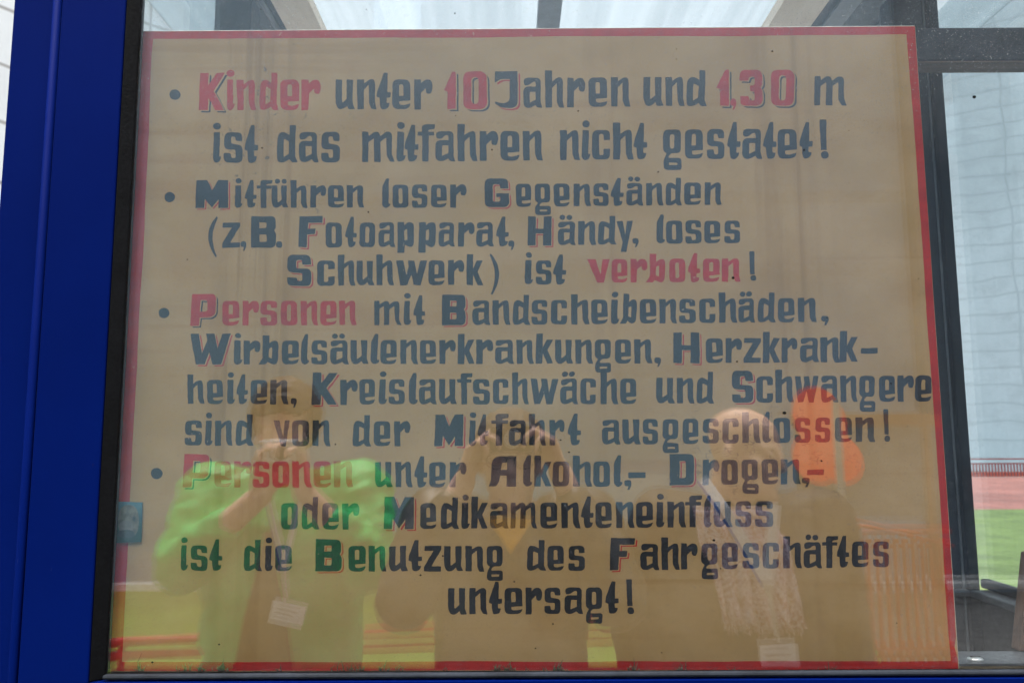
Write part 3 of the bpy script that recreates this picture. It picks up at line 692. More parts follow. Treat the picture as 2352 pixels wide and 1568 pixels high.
W('verboten', [(755,905),(918,1025),(1045,1157),(1147,1280),(1307,1413),(1430,1513),(1533,1645),(1657,1785)], E2_, (220,213), (62,56), 'red')
W('!', [(1842,1890)], E2_, 207, 55)
F1_, F2_ = (600, 1160), (1960, 1160)
W('Personen', [(272,445),(487,600),(620,735),(743,857),(880,990),(1012,1132),(1145,1255),(1270,1390)], F1_, (239,235), 72, 'red', 'P', 28)
W('mit', [(1507,1690),(1705,1757),(1770,1850)], F1_, 236, 73)
W('Bandscheibenschäden,', [(1962-2285,2122-2285),(2167-2285,2288-2285),(17,138),(152,272),(280,387),(410,517),(543,670),(680,790),(810,870),(873,987),(1007,1118),(1137,1257),(1270,1382),(1405,1513),(1537,1662),(1668,1782),(1798,1922),(1935,2047),(2068,2197),(2225,2277)], F2_, (236,213), (71,52), 'navy', 'B', 31)
G1_, G2_ = (720, 1310), (2120, 1310)
W('Wirbelsäulenerkrankungen,', [(70,340),(360,420),(428,540),(527,665),(685,800),(813,867),(883,990),(1010,1135),(1145,1268),(1280,1340),(1348,1458),(1480,1600),(1612,1722),(1743,1853),(1865,1980),(1990,2105),(2117,2245),(2260,2379),(2390,2507),(2519,2642),(2655,2777),(2787,2897),(2922,3032),(3052,3174),(3187,3232)], G1_, (247,241), (88,78), 'navy', 'W', 40)
W('Herzkrank-', [(963,1138),(1180,1298),(1315,1425),(1435,1550),(1563,1680),(1690,1797),(1815,1943),(1950,2085),(2080,2203),(2223,2338)], G2_, (238,230), (74,63), 'navy', 'H', 33)
H1_, H2_ = (720, 1480), (2340, 1470)
W('heiten,', [(50,165),(182,290),(315,370),(377,457),(475,588),(605,730),(745,787)], H1_, (226,228), 66)
W('Kreislaufschwäche', [(883,1060),(1077,1195),(1205,1312),(1335,1393),(1403,1510),(1535,1597),(1605,1725),(1740,1860),(1862,1968),(1968,2082),(2103,2207),(2232,2345),(2355,2542),(2555,2675),(2690,2795),(2825,2945),(2958,3067)], H1_, (231,227), (63,55), 'navy', 'K', 17)
W('und', [(477,603),(615,738),(750,870)], H2_, 240, 68)
W('Schwangere', [(985,1130),(1152,1262),(1278,1403),(1410,1570),(1585,1703),(1715,1832),(1843,1950),(1975,2085),(2100,2210),(2218,2330)], H2_, (235,228), (59,50), 'navy', 'S', 22)
I1_, I2_, I3_ = (720, 1640), (2180, 1640), (1300, 900)
W('sind', [(33,148),(168,222),(235,355),(373,495)], I1_, 237, 68)
W('von', [(627,738),(752,868),(888,1012)], I1_, 240, 68)
W('der', [(1160,1285),(1302,1415),(1440,1548)], I1_, 242, 72)
W('Mitfahrt', [(735,930),(968,1022),(1024,1100),(1117,1235),(1235,1357),(1370,1487),(1508,1612),(1630,1720)], I3_, (1484,1478), (1312,1306), 'navy', 'M', 1272)
W('ausgeschlossen!', [(383,507),(520,643),(655,760),(790,900),(925,1033),(1060,1167),(1192,1300),(1323,1450),(1460,1520),(1535,1648),(1677,1785),(1815,1918),(1950,2063),(2085,2220),(2273,2318)], I2_, (230,212), (62,45))
J1_, J2_ = (580, 1800), (1940, 1800)
W('Personen', [(253,432),(467,583),(600,718),(722,837),(855,970),(988,1120),(1133,1250),(1267,1400)], J1_, (248,250), 74, 'red', 'P', 28)
W('unter', [(1545,1665),(1682,1800),(1810,1897),(1910,2020),(2047,2160)], J1_, 248, 79)
W('Alkohol,-', [(22,212),(255,318),(330,447),(453,568),(590,720),(727,840),(865,923),(935,985),(963,1080)], J2_, (243,241), 76, 'navy', '', 40)
W('Drogen,-', [(1240,1405),(1463,1575),(1588,1700),(1725,1838),(1860,1970),(1985,2122),(2130,2182),(2165,2278)], J2_, (235,222), (65,58), 'navy', 'D', 25)
K1_, L1_, L2_ = (1100, 1970), (700, 2130), (2100, 2130)
W('oder', [(40,155),(180,298),(317,430),(453,567)], K1_, 245, 68)
W('Medikamenteneinfluss', [(730,935),(975,1085),(1113,1237),(1250,1310),(1318,1430),(1445,1570),(1583,1763),(1783,1898),(1923,2053),(2057,2143),(2155,2263),(2290,2418),(2426,2541),(2561,2620),(2635,2763),(2756,2870),(2881,2936),(2946,3075),(3093,3203),(3228,3348)], K1_, (243,228), (70,56), 'navy', 'M', 27)
W('ist', [(38,88),(105,218),(228,320)], L1_, 253, 83)
W('die', [(460,585),(603,658),(672,785)], L1_, 255, 85)
W('Benutzung', [(943,1120),(1165,1283),(1300,1422),(1437,1565),(1568,1660),(1673,1790),(1808,1937),(1950,2078),(2093,2205)], L1_, 258, 87, 'navy', 'B', 43)
W('des', [(10,132),(140,245),(272,375)], L2_, 236, 80, sc=.6377551)
W('Fahrgeschäftes', [(530,690),(725,843),(855,973),(980,1083),(1105,1212),(1235,1337),(1365,1470),(1490,1593),(1618,1740),(1747,1865),(1865,1965),(1953,2033),(2050,2157),(2183,2283)], L2_, (234,214), (70,52), 'navy', 'F', 32, .6377551)
W('untersagt!', [(115,325),(350,557),(570,715),(743,940),(973,1157),(1182,1363),(1405,1612),(1640,1828),(1853,2005),(2085,2175)], (1750,2300), (430,424), (138,130), sc=.3614)
for (x, y, r) in ((640+100*.5952, 260+200*.5952, 22), (640+65*.5952, 690+166*.5952, 21.5), (600+93*.5952, 1160+155*.5952, 21.5), (580+78*.5952, 1800+156*.5952, 23)):
    bmb = MB(); flat(bmb, [[plane(Vector((x+r*math.cos(t)*(1+.03*math.cos(3*t)), y+r*.95*math.sin(t), 0))) for t in [2*math.pi*k/30 for k in range(30)]]], YS-.00003)
    bmb.build('bullet', mat['navy'], sign)
# moss and crumbs caught along the bottom of the pane
moss_m = plain('dry moss', (.09, .085, .05), .9, .1, 0, .5, 300)
ms = MB()
for i in range(46):
    u = random.choice([340, 432, 450, 620, 820, 870, 895, 1160, 1185, 1270, 1275, 1465, 1560, 1700, 1890, 520, 1020, 780]) + random.uniform(-22, 22)
    p = at(u, 1540, .0140)
    for k in range(random.randint(2, 6)):
        dx, dz = random.uniform(-.004, .004), abs(random.gauss(0, .0045))
        q = p + Vector((dx, 0, 0)); ms.tube([q, q+Vector((random.uniform(-.002,.002), -.0008, dz*.5+.001)), q+Vector((random.uniform(-.004,.004), 0, dz+.0016))], [.0006, .0005, .0002], n=5)
tag(ms.build('moss', moss_m), None, None, None, 'stuff')

# picture card stuck inside the window edge
cq = [at(263, 1246, .0145), at(325, 1244, .0145), at(328, 1153, .0145), at(270, 1151, .0145)]
def card_mat():
    t = NT('glossy photo card'); p = t.obj(); sep = t.n.new('ShaderNodeSeparateXYZ'); t.l.new(p, sep.inputs[0])
    z0, z1 = cq[0].z, cq[2].z
    g = t.ramp(sep.outputs['Z'], z0, z1, 0, 1); n = t.noise(p, 90, 4)
    r = t.n.new('ShaderNodeValToRGB'); t.l.new(t.math('ADD', g, t.math('MULTIPLY', t.math('SUBTRACT', n, .5), .25)), r.inputs[0])
    e = r.color_ramp.elements; e[0].position = .05; e[0].color = (.005, .032, .026, 1); e[1].position = 1; e[1].color = (.055, .135, .18, 1)
    k = e.new(.35); k.color = (.008, .054, .05, 1); k = e.new(.7); k.color = (.018, .07, .095, 1)
    t.bsdf(r.outputs[0], .3, .5); return t.m
card = MB().prism(cq, (0, -.0007, 0)).build('photo_card', card_mat(), None)
tag(card, 'small teal photo card of a grey sea animal stuck inside the window edge', 'photo card')
def blob(cu, cv, ru, rv, y, m, name='animal_picture', lab=None, k=26, sq=1.0, lo=0, hi=2*math.pi):
    mb = MB(); pts = []
    for i in range(k):
        t = lo+(hi-lo)*i/(k-1 if hi-lo < 6.28 else k); c_, s_ = math.cos(t), math.sin(t)
        pts.append(at(cu+ru*math.copysign(abs(c_)**sq, c_), cv-rv*math.copysign(abs(s_)**sq, s_), .0135))
    flat(mb, [pts], y); o = mb.build(name, m, card); return o
gm = plain('grey animal hide print', (.125, .118, .10), .35, .4, 0, .35, 140)
gm2 = plain('pale animal muzzle print', (.13, .122, .122), .35, .4, 0, .2, 200)
gd = plain('dark animal print', (.035, .045, .05), .35, .4, 0, .2, 200)
blob(295, 1196, 24, 37, .01365, gm, sq=.8)
blob(290, 1210, 16, 15, .01355, gm2, 'muzzle_picture', sq=.8)
blob(290, 1226, 19, 10, .01345, gd, 'mouth_picture', sq=.9)
blob(308, 1191, 4, 6, .0134, gd, 'eye_picture')

# ------------------------------------------------------------------ what stands on the viewer's side, seen mirrored in the pane
dk = sheet('lime_deck', -9, -7.1, refl(2165, 1500, 4.7).x, -3.6, .15, mat['lime'])
e_ = MB().box((-9, -3.599, 0), (refl(2165, 1500, 4.7).x, -3.56, .149)).build('deck_edge', mat['white']); e_['kind'] = 'structure'
hall = MB().box((-14, -7.9, 0), (14, -7.6, 8.5)).build('hall_wall', mat['hall'])
tag(hall, 'long pale grey clad hall wall behind the people, mirrored in the pane', 'wall')
hx = refl(2085, 600, 8.5).x
dim_wall = MB().box((hx, -7.56, .16), (hx+9, -7.4, 9)).build('dimming_wall', plain('slate blue dimming wall', (.085, .118, .155), .7, .3, 0, .15, .8))  # added dark wall, never in direct view, dims the reflection at the right
tag(dim_wall, 'added dark wall right of the pale hall, dims the reflection at the sign edge', 'wall')
for v_ in (290, 455, 622, 850):
    q = at(1176, v_, 7.6); zz = q.z
    MB().box((-14, -7.599, zz-.07), (hx-.01, -7.596, zz+.07)).build('cladding_joint', mat['hallseam'], hall)
k0 = refl(300, 1366, 7.9); k1 = refl(300, 1341, 7.9)
kb = MB().box((-8.5, -7.09, .15), (8.5, -6.95, k1.z)).build('deck_kerb', mat['white']); 
tag(kb, 'low white kerb along the far edge of the lime deck', 'kerb')
# red handrails across the deck
hr = empty('handrail', (0, -3.9, .15), 'pair of glossy red tubes fencing off the lime deck behind the people', 'railing')
ra, rb = refl(250, 1475, 4.9), refl(1480, 1424, 4.9); rc, rd = refl(250, 1506, 4.9), refl(1480, 1462, 4.9)
for p, q in ((ra, rb), (rc, rd)):
    d_ = (q-p).normalized(); MB().tube([p-d_*3.2, q], .027, n=14).build('rail', mat['railred'], hr, smooth=True)
for t in (-.9, .02, 1.0):
    p = ra.lerp(rb, t); MB().tube([(p.x, p.y-.03, .15), (p.x, p.y-.03, p.z)], .022, n=12).build('rail_post', mat['railred'], hr, smooth=True)
# red gate with upright bars at the right
gd_ = 4.7
g0, g1 = refl(2008, 1500, gd_), refl(2158, 1215, gd_)
gate = empty('barred_gate', (g0.x, g0.y, .15), 'orange red gate of upright bars on the lime deck at the right', 'gate')
y_ = g0.y; zt_ = g1.z; zl_ = refl(2050, 1490, gd_).z
def hbar(x0, x1, z, r, m='railred'): return MB().tube([(x0, y_, z), (x1, y_, z)], r, n=10).build('rail', mat[m], gate, smooth=True)
hbar(g0.x-.22, g1.x+.06, zt_, .016); hbar(g0.x-.12, g1.x+.04, refl(2050, 1248, gd_).z, .012)
hbar(g0.x-.10, g1.x+.04, zl_, .028, 'railorange'); hbar(g0.x-.02, g1.x+.04, refl(2050, 1524, gd_).z, .024, 'railorange')
p0, p1 = refl(1960, 1196, gd_), refl(2180, 1246, gd_)
MB().tube([p0+Vector((0,.04,0)), p1+Vector((0,.04,0))], .011, n=8).build('brace', mat['railred'], gate, smooth=True)
n_ = 9
for i in range(n_):
    x = g0.x + (g1.x-g0.x)*i/(n_-1)
    MB().box((x-.012, y_-.012, .15), (x+.012, y_+.014, zt_-.04)).build('bar', mat['railorange'], gate)
# orange club shaped ornament board on a pale post
od = 5.6
def oc(u, v): return refl(u, v, od)
def ellipse(cu, cv, ru, rv, y, th, m, name, parent, a0=0, a1=2*math.pi):
    pts = []
    for i in range(40):
        t = a0+(a1-a0)*i/40; p = oc(cu+ru*math.cos(t), cv-rv*math.sin(t)); pts.append((p.x, y, p.z))
    return MB().prism(pts, (0, th, 0)).build(name, m, parent)
yb = oc(1925, 1000).y
orn = empty('ornament_board', (oc(1925, 1100).x, yb, .15), 'orange club shaped ornament board on a pale post beside the gate', 'ornament')
def outline():
    pts = []
    for i in range(16):                                   # head
        t = R(-20)+R(220)*i/15; pts.append((1916+62*math.cos(t), 958-78*math.sin(t)))
    for i in range(12):                                   # left lobe
        t = R(120)+R(175)*i/11; pts.append((1893+54*math.cos(t), 1054-58*math.sin(t)))
    pts.append((1925, 1100))
    for i in range(12):                                   # right lobe
        t = R(-115)+R(175)*i/11; pts.append((1948+54*math.cos(t), 1054-58*math.sin(t)))
    return pts
mbo = MB(); mbo.prism([(oc(u, v).x, yb-.02-(oc(u, v).z-1.2)*.45, oc(u, v).z) for u, v in outline()], (0, -.04, 0)); mbo.build('board', mat['orange'], orn)
xp0, xp1 = oc(1918, 1050).x, oc(1934, 1050).x
MB().box((xp0, yb+.001, .15), (xp1, yb+.03, oc(1920, 915).z)).build('post', mat['post'], orn)
# orange framed panel behind it
mat['fadedorange'] = plain('faded orange paint', (.34, .16, .09), .6, .3, 0, .15)
fr = empty('framed_panel', (oc(2050, 1200).x, yb-.6, .15), 'large faded panel in an orange frame behind the club shaped ornament', 'panel')
fd = od+.6
f0, f1 = refl(1850, 1480, fd), refl(2146, 962, fd)
MB().box((f0.x, f0.y-.03, refl(2000, 1190, fd).z), (f1.x, f0.y, f1.z-.05)).build('panel', plain('pale warm panel', (.23, .24, .25), .7), fr)
MB().box((f0.x-.02, f0.y-.04, f1.z-.049), (f1.x+.02, f0.y+.02, f1.z+.05)).build('frame_bar', mat['fadedorange'], fr)
for x in (f0.x+.03, f1.x-.1): MB().box((x, f0.y+.001, .15), (x+.05, f0.y+.02, f1.z-.051)).build('frame_bar', mat['fadedorange'], fr)
# red barred fence beyond the red track, seen through the side window
fence = empty('barred_fence', (20, 30, 0), 'dull red fence of upright bars with orange kickboard beyond the red track', 'fence')
yf = 30.0
zr1, zr0 = at(2300, 1052, yf).z, at(2300, 1062, yf).z
zk1, zk0 = at(2300, 1083, yf).z, at(2300, 1097, yf).z
MB().box((12, yf, 0), (27, yf+.06, zk1)).build('kickboard', mat['railorange'], fence)
MB().box((12, yf-.02, zr1-.05), (27, yf+.02, zr1)).build('rail', mat['fencered'], fence)
MB().box((12, yf-.02, zr0-.06), (27, yf+.02, zr0-.01)).build('rail', mat['fencered'], fence)
x = 15.0
while x < 25:
    MB().box((x, yf-.06, .02), (x+.045, yf-.021, zr0)).build('bar', mat['fencered'], fence); x += .12
# faint red ornament boards on the far wall
# ------------------------------------------------------------------ people
def skin_mat(name, c):
    t = NT(name); n = t.noise(t.local(), 30, 4); 
    cc = t.mix(t.ramp(n, .3, .7), c, [c[0]*.92, c[1]*.82, c[2]*.80])
    b = t.bsdf(cc, .45, .4, 0, n, .1, .001); b.inputs['Subsurface Weight'].default_value = .08; b.inputs['Subsurface Radius'].default_value = (.012, .005, .003); return t.m
sk = [skin_mat('light skin', (.78, .50, .39)), plain('eye white', (.7, .68, .65), .2, .5, 0, .02), plain('dark iris', (.03, .025, .02), .2), plain('lip skin', (.48, .20, .17), .45)]
hair_b = plain('brown hair', (.055, .032, .018), .55, .3, 0, .5, 90, .6, local=True)
hair_g = plain('grey brown hair', (.075, .062, .052), .55, .3, 0, .5, 90, .6, local=True)
def frame3(fwd, up=(0,0,1)):
    f = Vector(fwd).normalized(); u = Vector(up); r = f.cross(u).normalized(); u = r.cross(f); return r, f, u
HEAD = [(0,.020,.080,.030),(.012,.036,.088,.010),(.03,.050,.090,-.012),(.055,.060,.089,-.045),(.08,.065,.087,-.068),(.11,.069,.088,-.086),(.14,.073,.087,-.096),(.17,.074,.085,-.098),(.196,.067,.072,-.090),(.218,.050,.047,-.066),(.232,.022,.012,-.030)]
def head_solids(mb, ex, M):
    T = lambda p: M @ Vector(p)
    rings = []
    for z, w, f, b in HEAD:
        cy, ry = (f+b)/2, (f-b)/2
        rings.append([T((w*math.copysign(abs(math.cos(a))**.9, math.cos(a)), cy+ry*math.copysign(abs(math.sin(a))**.9, math.sin(a)), z)) for a in [2*math.pi*k/24 for k in range(24)]])
    mb.loft(rings)
    mb.cap(T((0,.090,.128)), T((0,.104,.092)), .0085, .0125)              # nose
    for s in (-1, 1):
        mb.ball(T((s*.010,.095,.086)), .009)
        mb.cap(T((s*.012,.085,.141)), T((s*.050,.072,.139)), .0095, .008)   # brow
        mb.ball(T((s*.045,.060,.095)), .022)                             # cheek
        mb.ball(T((s*.074,-.006,.112)), (.010,.020,.032))                # ear
        ex.ball(T((s*.031,.0775,.122)), .0125, 1, 12, 8); ex.ball(T((s*.031,.0872,.122)), .0055, 2, 10, 6)
    mb.ball(T((0,.080,.016)), .018)
    mb.cap(T((-.018,.088,.060)), T((.018,.088,.060)), .0065, .0065); mb.cap(T((-.015,.088,.048)), T((.015,.088,.048)), .007, .007)
    ex.tube([T((-.022,.0905,.054)), T((0,.0955,.0545)), T((.022,.0905,.054))], [.001,.0022,.001], 3, 6)
    mb.cap(T((0,-.028,.07)), T((0,-.030,-.10)), .055, .058)               # neck
def hand(mb, wrist, d, n, s, curl=(25,45,30), spread=.16, thumb=(.55,.55,.5)):
    """wrist to knuckles along d, palm faces n, thumb on side s; every finger bends towards the palm"""
    wrist, d = Vector(wrist), Vector(d).normalized(); n = (Vector(n)-d*Vector(n).dot(d)).normalized()
    c_ = d.cross(n); s = c_ if c_.dot(Vector(s)) > 0 else -c_
    for k in (-.030, -.010, .010, .028): mb.cap(wrist+d*.012+s*k*.72, wrist+d*.088+s*k, .0135, .0115)
    for i, L in enumerate(((.043,.026,.021),(.047,.030,.022),(.044,.028,.022),(.034,.021,.019))):
        p = wrist+d*(.093-(.006 if i in (0, 3) else 0))+s*(.030-.0205*i); A = 0; lat = spread*(1.4-i)*.35
        for j in range(3):
            A += R(curl[j]+(i-1.5)*3)
            v = (d*math.cos(A)+n*math.sin(A)+s*lat).normalized(); q = p+v*L[j]; thin = .001 if i == 3 else 0
            mb.cap(p, q, .0098-.0011*j-thin, .0091-.0011*j-thin); p = q
    b = wrist+d*.026+s*.030
    t1 = b+(s*thumb[0]+d*thumb[1]+n*thumb[2]).normalized()*.040; t2 = t1+(d*.9+s*.05+n*.45).normalized()*.032
    mb.cap(wrist+d*.02+s*.014, b, .015, .0135); mb.cap(b, t1, .0130, .0110); mb.cap(t1, t2, .0108, .0085)
def ring(c, rx, ry, yaw=0, n=28):
    cy_, sy_ = math.cos(yaw), math.sin(yaw)
    out = []
    for k in range(n):
        a = 2*math.pi*k/n; x = rx*math.copysign(abs(math.cos(a))**.8, math.cos(a)); y = ry*math.copysign(abs(math.sin(a))**.8, math.sin(a))
        out.append(Vector((c[0]+x*cy_-y*sy_, c[1]+x*sy_+y*cy_, c[2])))
    return out
TORSO = [(.86,.150,.105),(.95,.165,.112),(1.05,.155,.108),(1.15,.160,.112),(1.25,.180,.120),(1.34,.185,.115),(1.40,.150,.090),(1.44,.080,.065)]
def person(x, y, hgt, head_yaw, head_pitch, arms, jacket, label, jwide=1.0, jlen=.80, yaw=0, trousers=None, wr=.006, jopen=False, collar=True, cuffk=.86):
    """stands at (x, y) facing +y turned by yaw. arms = two of (shoulder, elbow, wrist, hand dir, palm normal, thumb side, curl) in world space"""
    root = empty('person', (x, y, 0), label, 'person', None)
    k = hgt/1.70; mb, ex = MB(), MB()
    chin = Vector((x, y, hgt-.232))
    Hm = Matrix.Translation(chin) @ Matrix.Rotation(head_yaw, 4, 'Z') @ Matrix.Rotation(head_pitch, 4, 'X')
    head_solids(mb, ex, Hm)
    mb.loft([ring((x, y-.02, z*k), rx, ry, yaw) for z, rx, ry in TORSO])
    mb.cap(chin+Vector((0,-.035,-.02)), (x, y-.03, 1.38*k), .052, .065)
    for s in (-1, 1):
        hp = Vector((x+s*.09, y-.02, .88*k)); kn = Vector((x+s*.105, y+.0, .48*k)); an = Vector((x+s*.11, y-.03, .09*k))
        mb.cap(hp, kn, .085, .058); mb.cap(kn, an, .056, .036); mb.cap(an, an+Vector((s*.02,.14,-.05)), .036, .030)
    for sh, el, wri, hd, pn, ts, cu in arms:
        mb.cap(sh, el, .052, .042); mb.cap(el, wri, .041, .029)
        hand(mb, wri, hd, pn, ts, cu)
    body = mb.skin('body', sk, root, voxel=.0052, smooth=3, extra=ex)
    # jacket
    jb = MB()
    jb.loft([ring((x, y-.02, z*k), rx, ry, yaw) for z, rx, ry in ((jlen,.190*jwide,.150),(.90,.192*jwide,.150),(1.02,.190*jwide,.146),(1.15,.196*jwide,.146),(1.26,.212*jwide,.148),(1.35,.212*jwide,.136),(1.405,.165*jwide,.105),(1.435,.095,.085))])
    for sh, el, wri, hd, pn, ts, cu in arms:
        sh, el, wri = Vector(sh), Vector(el), Vector(wri); cuff = el.lerp(wri, cuffk)
        jb.cap(Vector((x, y-.03, 1.36*k)).lerp(sh, .6), sh, .095, .085*jwide); jb.cap(sh, el, .084*jwide, .070); jb.cap(el, cuff, .068, .046)
    if collar:
        for a in range(14):
            t = R(-50)+R(280)*a/13; p = Vector((x+.078*math.cos(t+R(0)), y-.025-.070*math.sin(t), 1.44*k+.012*math.sin(t)))
            jb.ball(p, (.024,.024,.036), 0, 10, 7)
    jk = jb.skin('jacket', jacket, root, voxel=.0085, smooth=3, wrinkle=wr, wscale=13, stretch=(1,1,1.5))
    tb = MB()
    tb.loft([ring((x, y-.02, z*k), rx, ry, yaw) for z, rx, ry in ((.80,.165,.118),(.90,.172,.120),(1.0,.165,.116))])
    for s in (-1, 1):
        hp = Vector((x+s*.09, y-.02, .84*k)); kn = Vector((x+s*.105, y+.0, .48*k)); an = Vector((x+s*.11, y-.03, .10*k))
        tb.cap(hp, kn, .097, .078); tb.cap(kn, an, .076, .064)
    tb.skin('trousers', trousers or mat_tr, root, voxel=.011, smooth=4, wrinkle=.004)
    for s in (-1, 1):
        an = Vector((x+s*.11, y-.03, .055)); q = MB(); q.cap(an+Vector((0,-.03,0)), an+Vector((s*.02,.15,-.012)), .045, .036); q.ball(an+Vector((0,-.02,.03)), (.045,.05,.06))
        o = q.skin('shoe', mat_shoe, root, voxel=.008, smooth=3)
    return root, body, Hm, chin
mat_tr = plain('dark blue denim', (.025,.032,.055), .8, .2, 0, .3, 60, .3)
mat_shoe = plain('black shoe leather', (.02,.02,.02), .5)
hi_green = plain('bright green nylon', (.03, .62, .14), .5, .4, 0, .06, 12, .15)
olive = plain('dark olive nylon', (.020, .021, .019), .42, .5, 0, .25, 12, .2)
navyj = plain('dark navy fabric', (.008, .010, .018), .6, .3, 0, .3, 16, .3)
yel = plain('orange yellow knit', (.66, .30, .01), .8, .2, 0, .15, 90, .3)
blackp = plain('black camera leatherette', (.008,.008,.009), .5, .4, 0, .2, 200, .4)
silver = plain('satin silver shell', (.62,.62,.62), .3, .5, .6, .05, 60)
whitecard = plain('white badge card', (.93,.93,.93), .35, .4, 0, .03)
strapw = plain('white lanyard ribbon', (.86,.89,.93), .6, .3, 0, .05)
strapb = plain('blue ribbon edge', (.05,.16,.55), .6)
greyprint = plain('grey print', (.25,.25,.27), .6)

# --- the photographer, straight behind the lens
px, py = -.005, -D-.135
sR, sL = Vector((px+.195, py-.02, 1.395)), Vector((px-.195, py-.02, 1.395))
eR, eL = Vector((px+.245, py+.10, 1.225)), Vector((px-.245, py+.10, 1.225))
wR, wL = Vector((.115, -D-.085, 1.515)), Vector((-.118, -D-.085, 1.495))
p2, b2, H2, c2 = person(px, py, 1.655, 0, R(3),
    [(sR, eR, wR, (-.35,.28,.88), (-.85,.35,-.42), (-.2,-.9,.1), (35,60,40)), (sL, eL, wL, (.32,.24,.90), (.85,.38,-.38), (.2,-.9,.1), (28,55,40))],
    olive, 'person in dark jacket over yellow top photographing with a compact black camera', jwide=.94, wr=.010, trousers=mat_tr, cuffk=.74)
# hair cap
def hair(mb_owner, Hm, m, front=.05, low=.10, grow=.012, name='hair'):
    mb = MB(); T = lambda q: Hm @ Vector(q)
    mb.ball(T((0,-.012,.150)), (.080+grow,.094+grow,.092+grow), 0, 24, 16, M=Hm.to_3x3())
    o = mb.skin(name, m, mb_owner, voxel=.006, smooth=2)
    inv = Hm.inverted(); bm = bmesh.new(); bm.from_mesh(o.data); kill = []
    for v in bm.verts:
        q = inv @ v.co
        lim = .165+.02*noise.noise(q*40) if q.y > front else (low+max(0, (q.y+.03))*.5)
        if q.z < lim: kill.append(v)
        v.co += (v.co-Hm @ Vector((0,-.012,.12))).normalized()*noise.fractal(q*55, 1, 2, 3)*.006
    bmesh.ops.delete(bm, geom=kill, context='VERTS'); bm.to_mesh(o.data); bm.free()
    so = o.modifiers.new('thick', 'SOLIDIFY'); so.thickness = .006; so.offset = -1
    return o
hair(p2, H2, hair_g)
# shirt showing in the open collar
v0 = Vector((px, py+.118, 0)); z = c2.z
mb = MB(); mb.prism([(px-.055, py+.090, z-.012), (px-.034, py+.118, z-.036), (px, py+.138, z-.086), (px+.034, py+.118, z-.036), (px+.055, py+.090, z-.012), (px, py+.080, z-.008)], (0, .014, 0))
mb.build('shirt', yel, p2, bevel=.004)
# spectacles
gm_ = MB(); T = lambda q: H2 @ Vector(q)
for s in (-1, 1):
    gm_.tube([T((s*(.033+.024*math.cos(t)), .104-.004*abs(math.cos(t)), .118+.018*math.sin(t))) for t in [2*math.pi*k/20 for k in range(21)]], .0013, 0, 6)
    gm_.tube([T((s*.057,.101,.124)), T((s*.078,.03,.124)), T((s*.076,-.01,.122))], .0014, 0, 6)
gm_.tube([T((-.010,.106,.122)), T((0,.108,.125)), T((.010,.106,.122))], .0013, 0, 6)
gm_.build('spectacles', blackp, p2, smooth=True)
# his camera: the lens is where the picture is taken from
cy0 = -D-.006
kam = empty('compact_camera', (0, cy0-.02, ZC), 'small black compact camera held up in both hands of the photographer', 'camera')
MB().box((-.054, cy0-.052, ZC-.036), (.050, cy0-.024, ZC+.028)).build('camera_body', blackp, kam, bevel=.005)
MB().tube([(0, cy0-.0235, ZC-.004), (0, cy0-.010, ZC-.004)], [.026, .025], n=32).build('lens_barrel', blackp, kam)
MB().tube([(0, cy0-.0095, ZC-.004), (0, cy0-.002, ZC-.004)], [.021, .020], n=32).build('lens_ring', silver, kam)
MB().box((-.030, cy0-.050, ZC+.0285), (.030, cy0-.028, ZC+.034)).build('top_plate', blackp, kam, bevel=.002)
MB().tube([(.034, cy0-.038, ZC+.0285), (.034, cy0-.038, ZC+.036)], .009, n=20).build('dial', silver, kam)
fc = bpy.data.curves.new('maker_name', 'FONT'); fc.body = 'SONY'; fc.size = .0095; fc.align_x = 'CENTER'; fc.extrude = .0002
to = bpy.data.objects.new('tmp', fc); COL.objects.link(to)
me = bpy.data.meshes.new_from_object(to.evaluated_get(bpy.context.evaluated_depsgraph_get())); bpy.data.objects.remove(to)
me.materials.clear(); me.materials.append(silver)
me.transform(Matrix.Translation((-.033, cy0-.0238, ZC+.017)) @ Matrix.Rotation(R(180), 4, 'Z') @ Matrix.Rotation(R(90), 4, 'X'))
lo = bpy.data.objects.new('maker_name', me); COL.objects.link(lo); put(lo, kam)

# --- left: bright green jacket, small pale camera at the face
hd1 = refl(634, 1000, 2.14); px, py = hd1.x, hd1.y-.09
zt1 = refl(634, 884, 2.14).z
q = refl(655, 1040, 2.0)
eR, eL = refl(838, 1300, 2.1), refl(402, 1302, 2.1)
eR.y, eL.y = py+.10, py+.10
sR, sL = Vector((px+.205, py-.02, zt1-.30)), Vector((px-.205, py-.02, zt1-.30))
wR, wL = Vector((q.x+.045, q.y-.005, q.z-.095)), Vector((q.x-.060, q.y-.015, q.z-.10))
p1, b1, H1, c1 = person(px, py, zt1, R(-4), R(-8),
    [(sR, eR, wR, (-.22,.15,.96), (-.55,.75,-.1), (-.7,-.6,.1), (30,55,35)), (sL, eL, wL, (.22,.20,.95), (.55,.75,-.1), (.7,-.6,.1), (30,55,35))],
    hi_green, 'person in bright green jacket holding a small pale camera to the face', jwide=1.10, jlen=.74, wr=.014, cuffk=.52)
kk = zt1/1.70
MB().prism([(px-.012, py+.130, 1.33*kk), (px-.030, py+.138, 1.22*kk), (px-.055, py+.140, 1.12*kk), (px-.115, py+.142, .76*kk), (px+.115, py+.142, .76*kk), (px+.055, py+.140, 1.12*kk), (px+.030, py+.138, 1.22*kk), (px+.012, py+.130, 1.33*kk)], (0, .014, 0)).build('shirt', plain('dark brown knit shirt', (.045, .034, .024), .85, .2, 0, .3, 60, .3), p1, bevel=.006)
hair(p1, H1, hair_b, front=.055, low=.055, grow=.020)
kz = Vector((q.x-.005, q.y+.045, q.z+.005))
k2 = empty('small_camera', (kz.x, kz.y, kz.z), 'small pale silver camera held to the face by the person in green', 'camera')
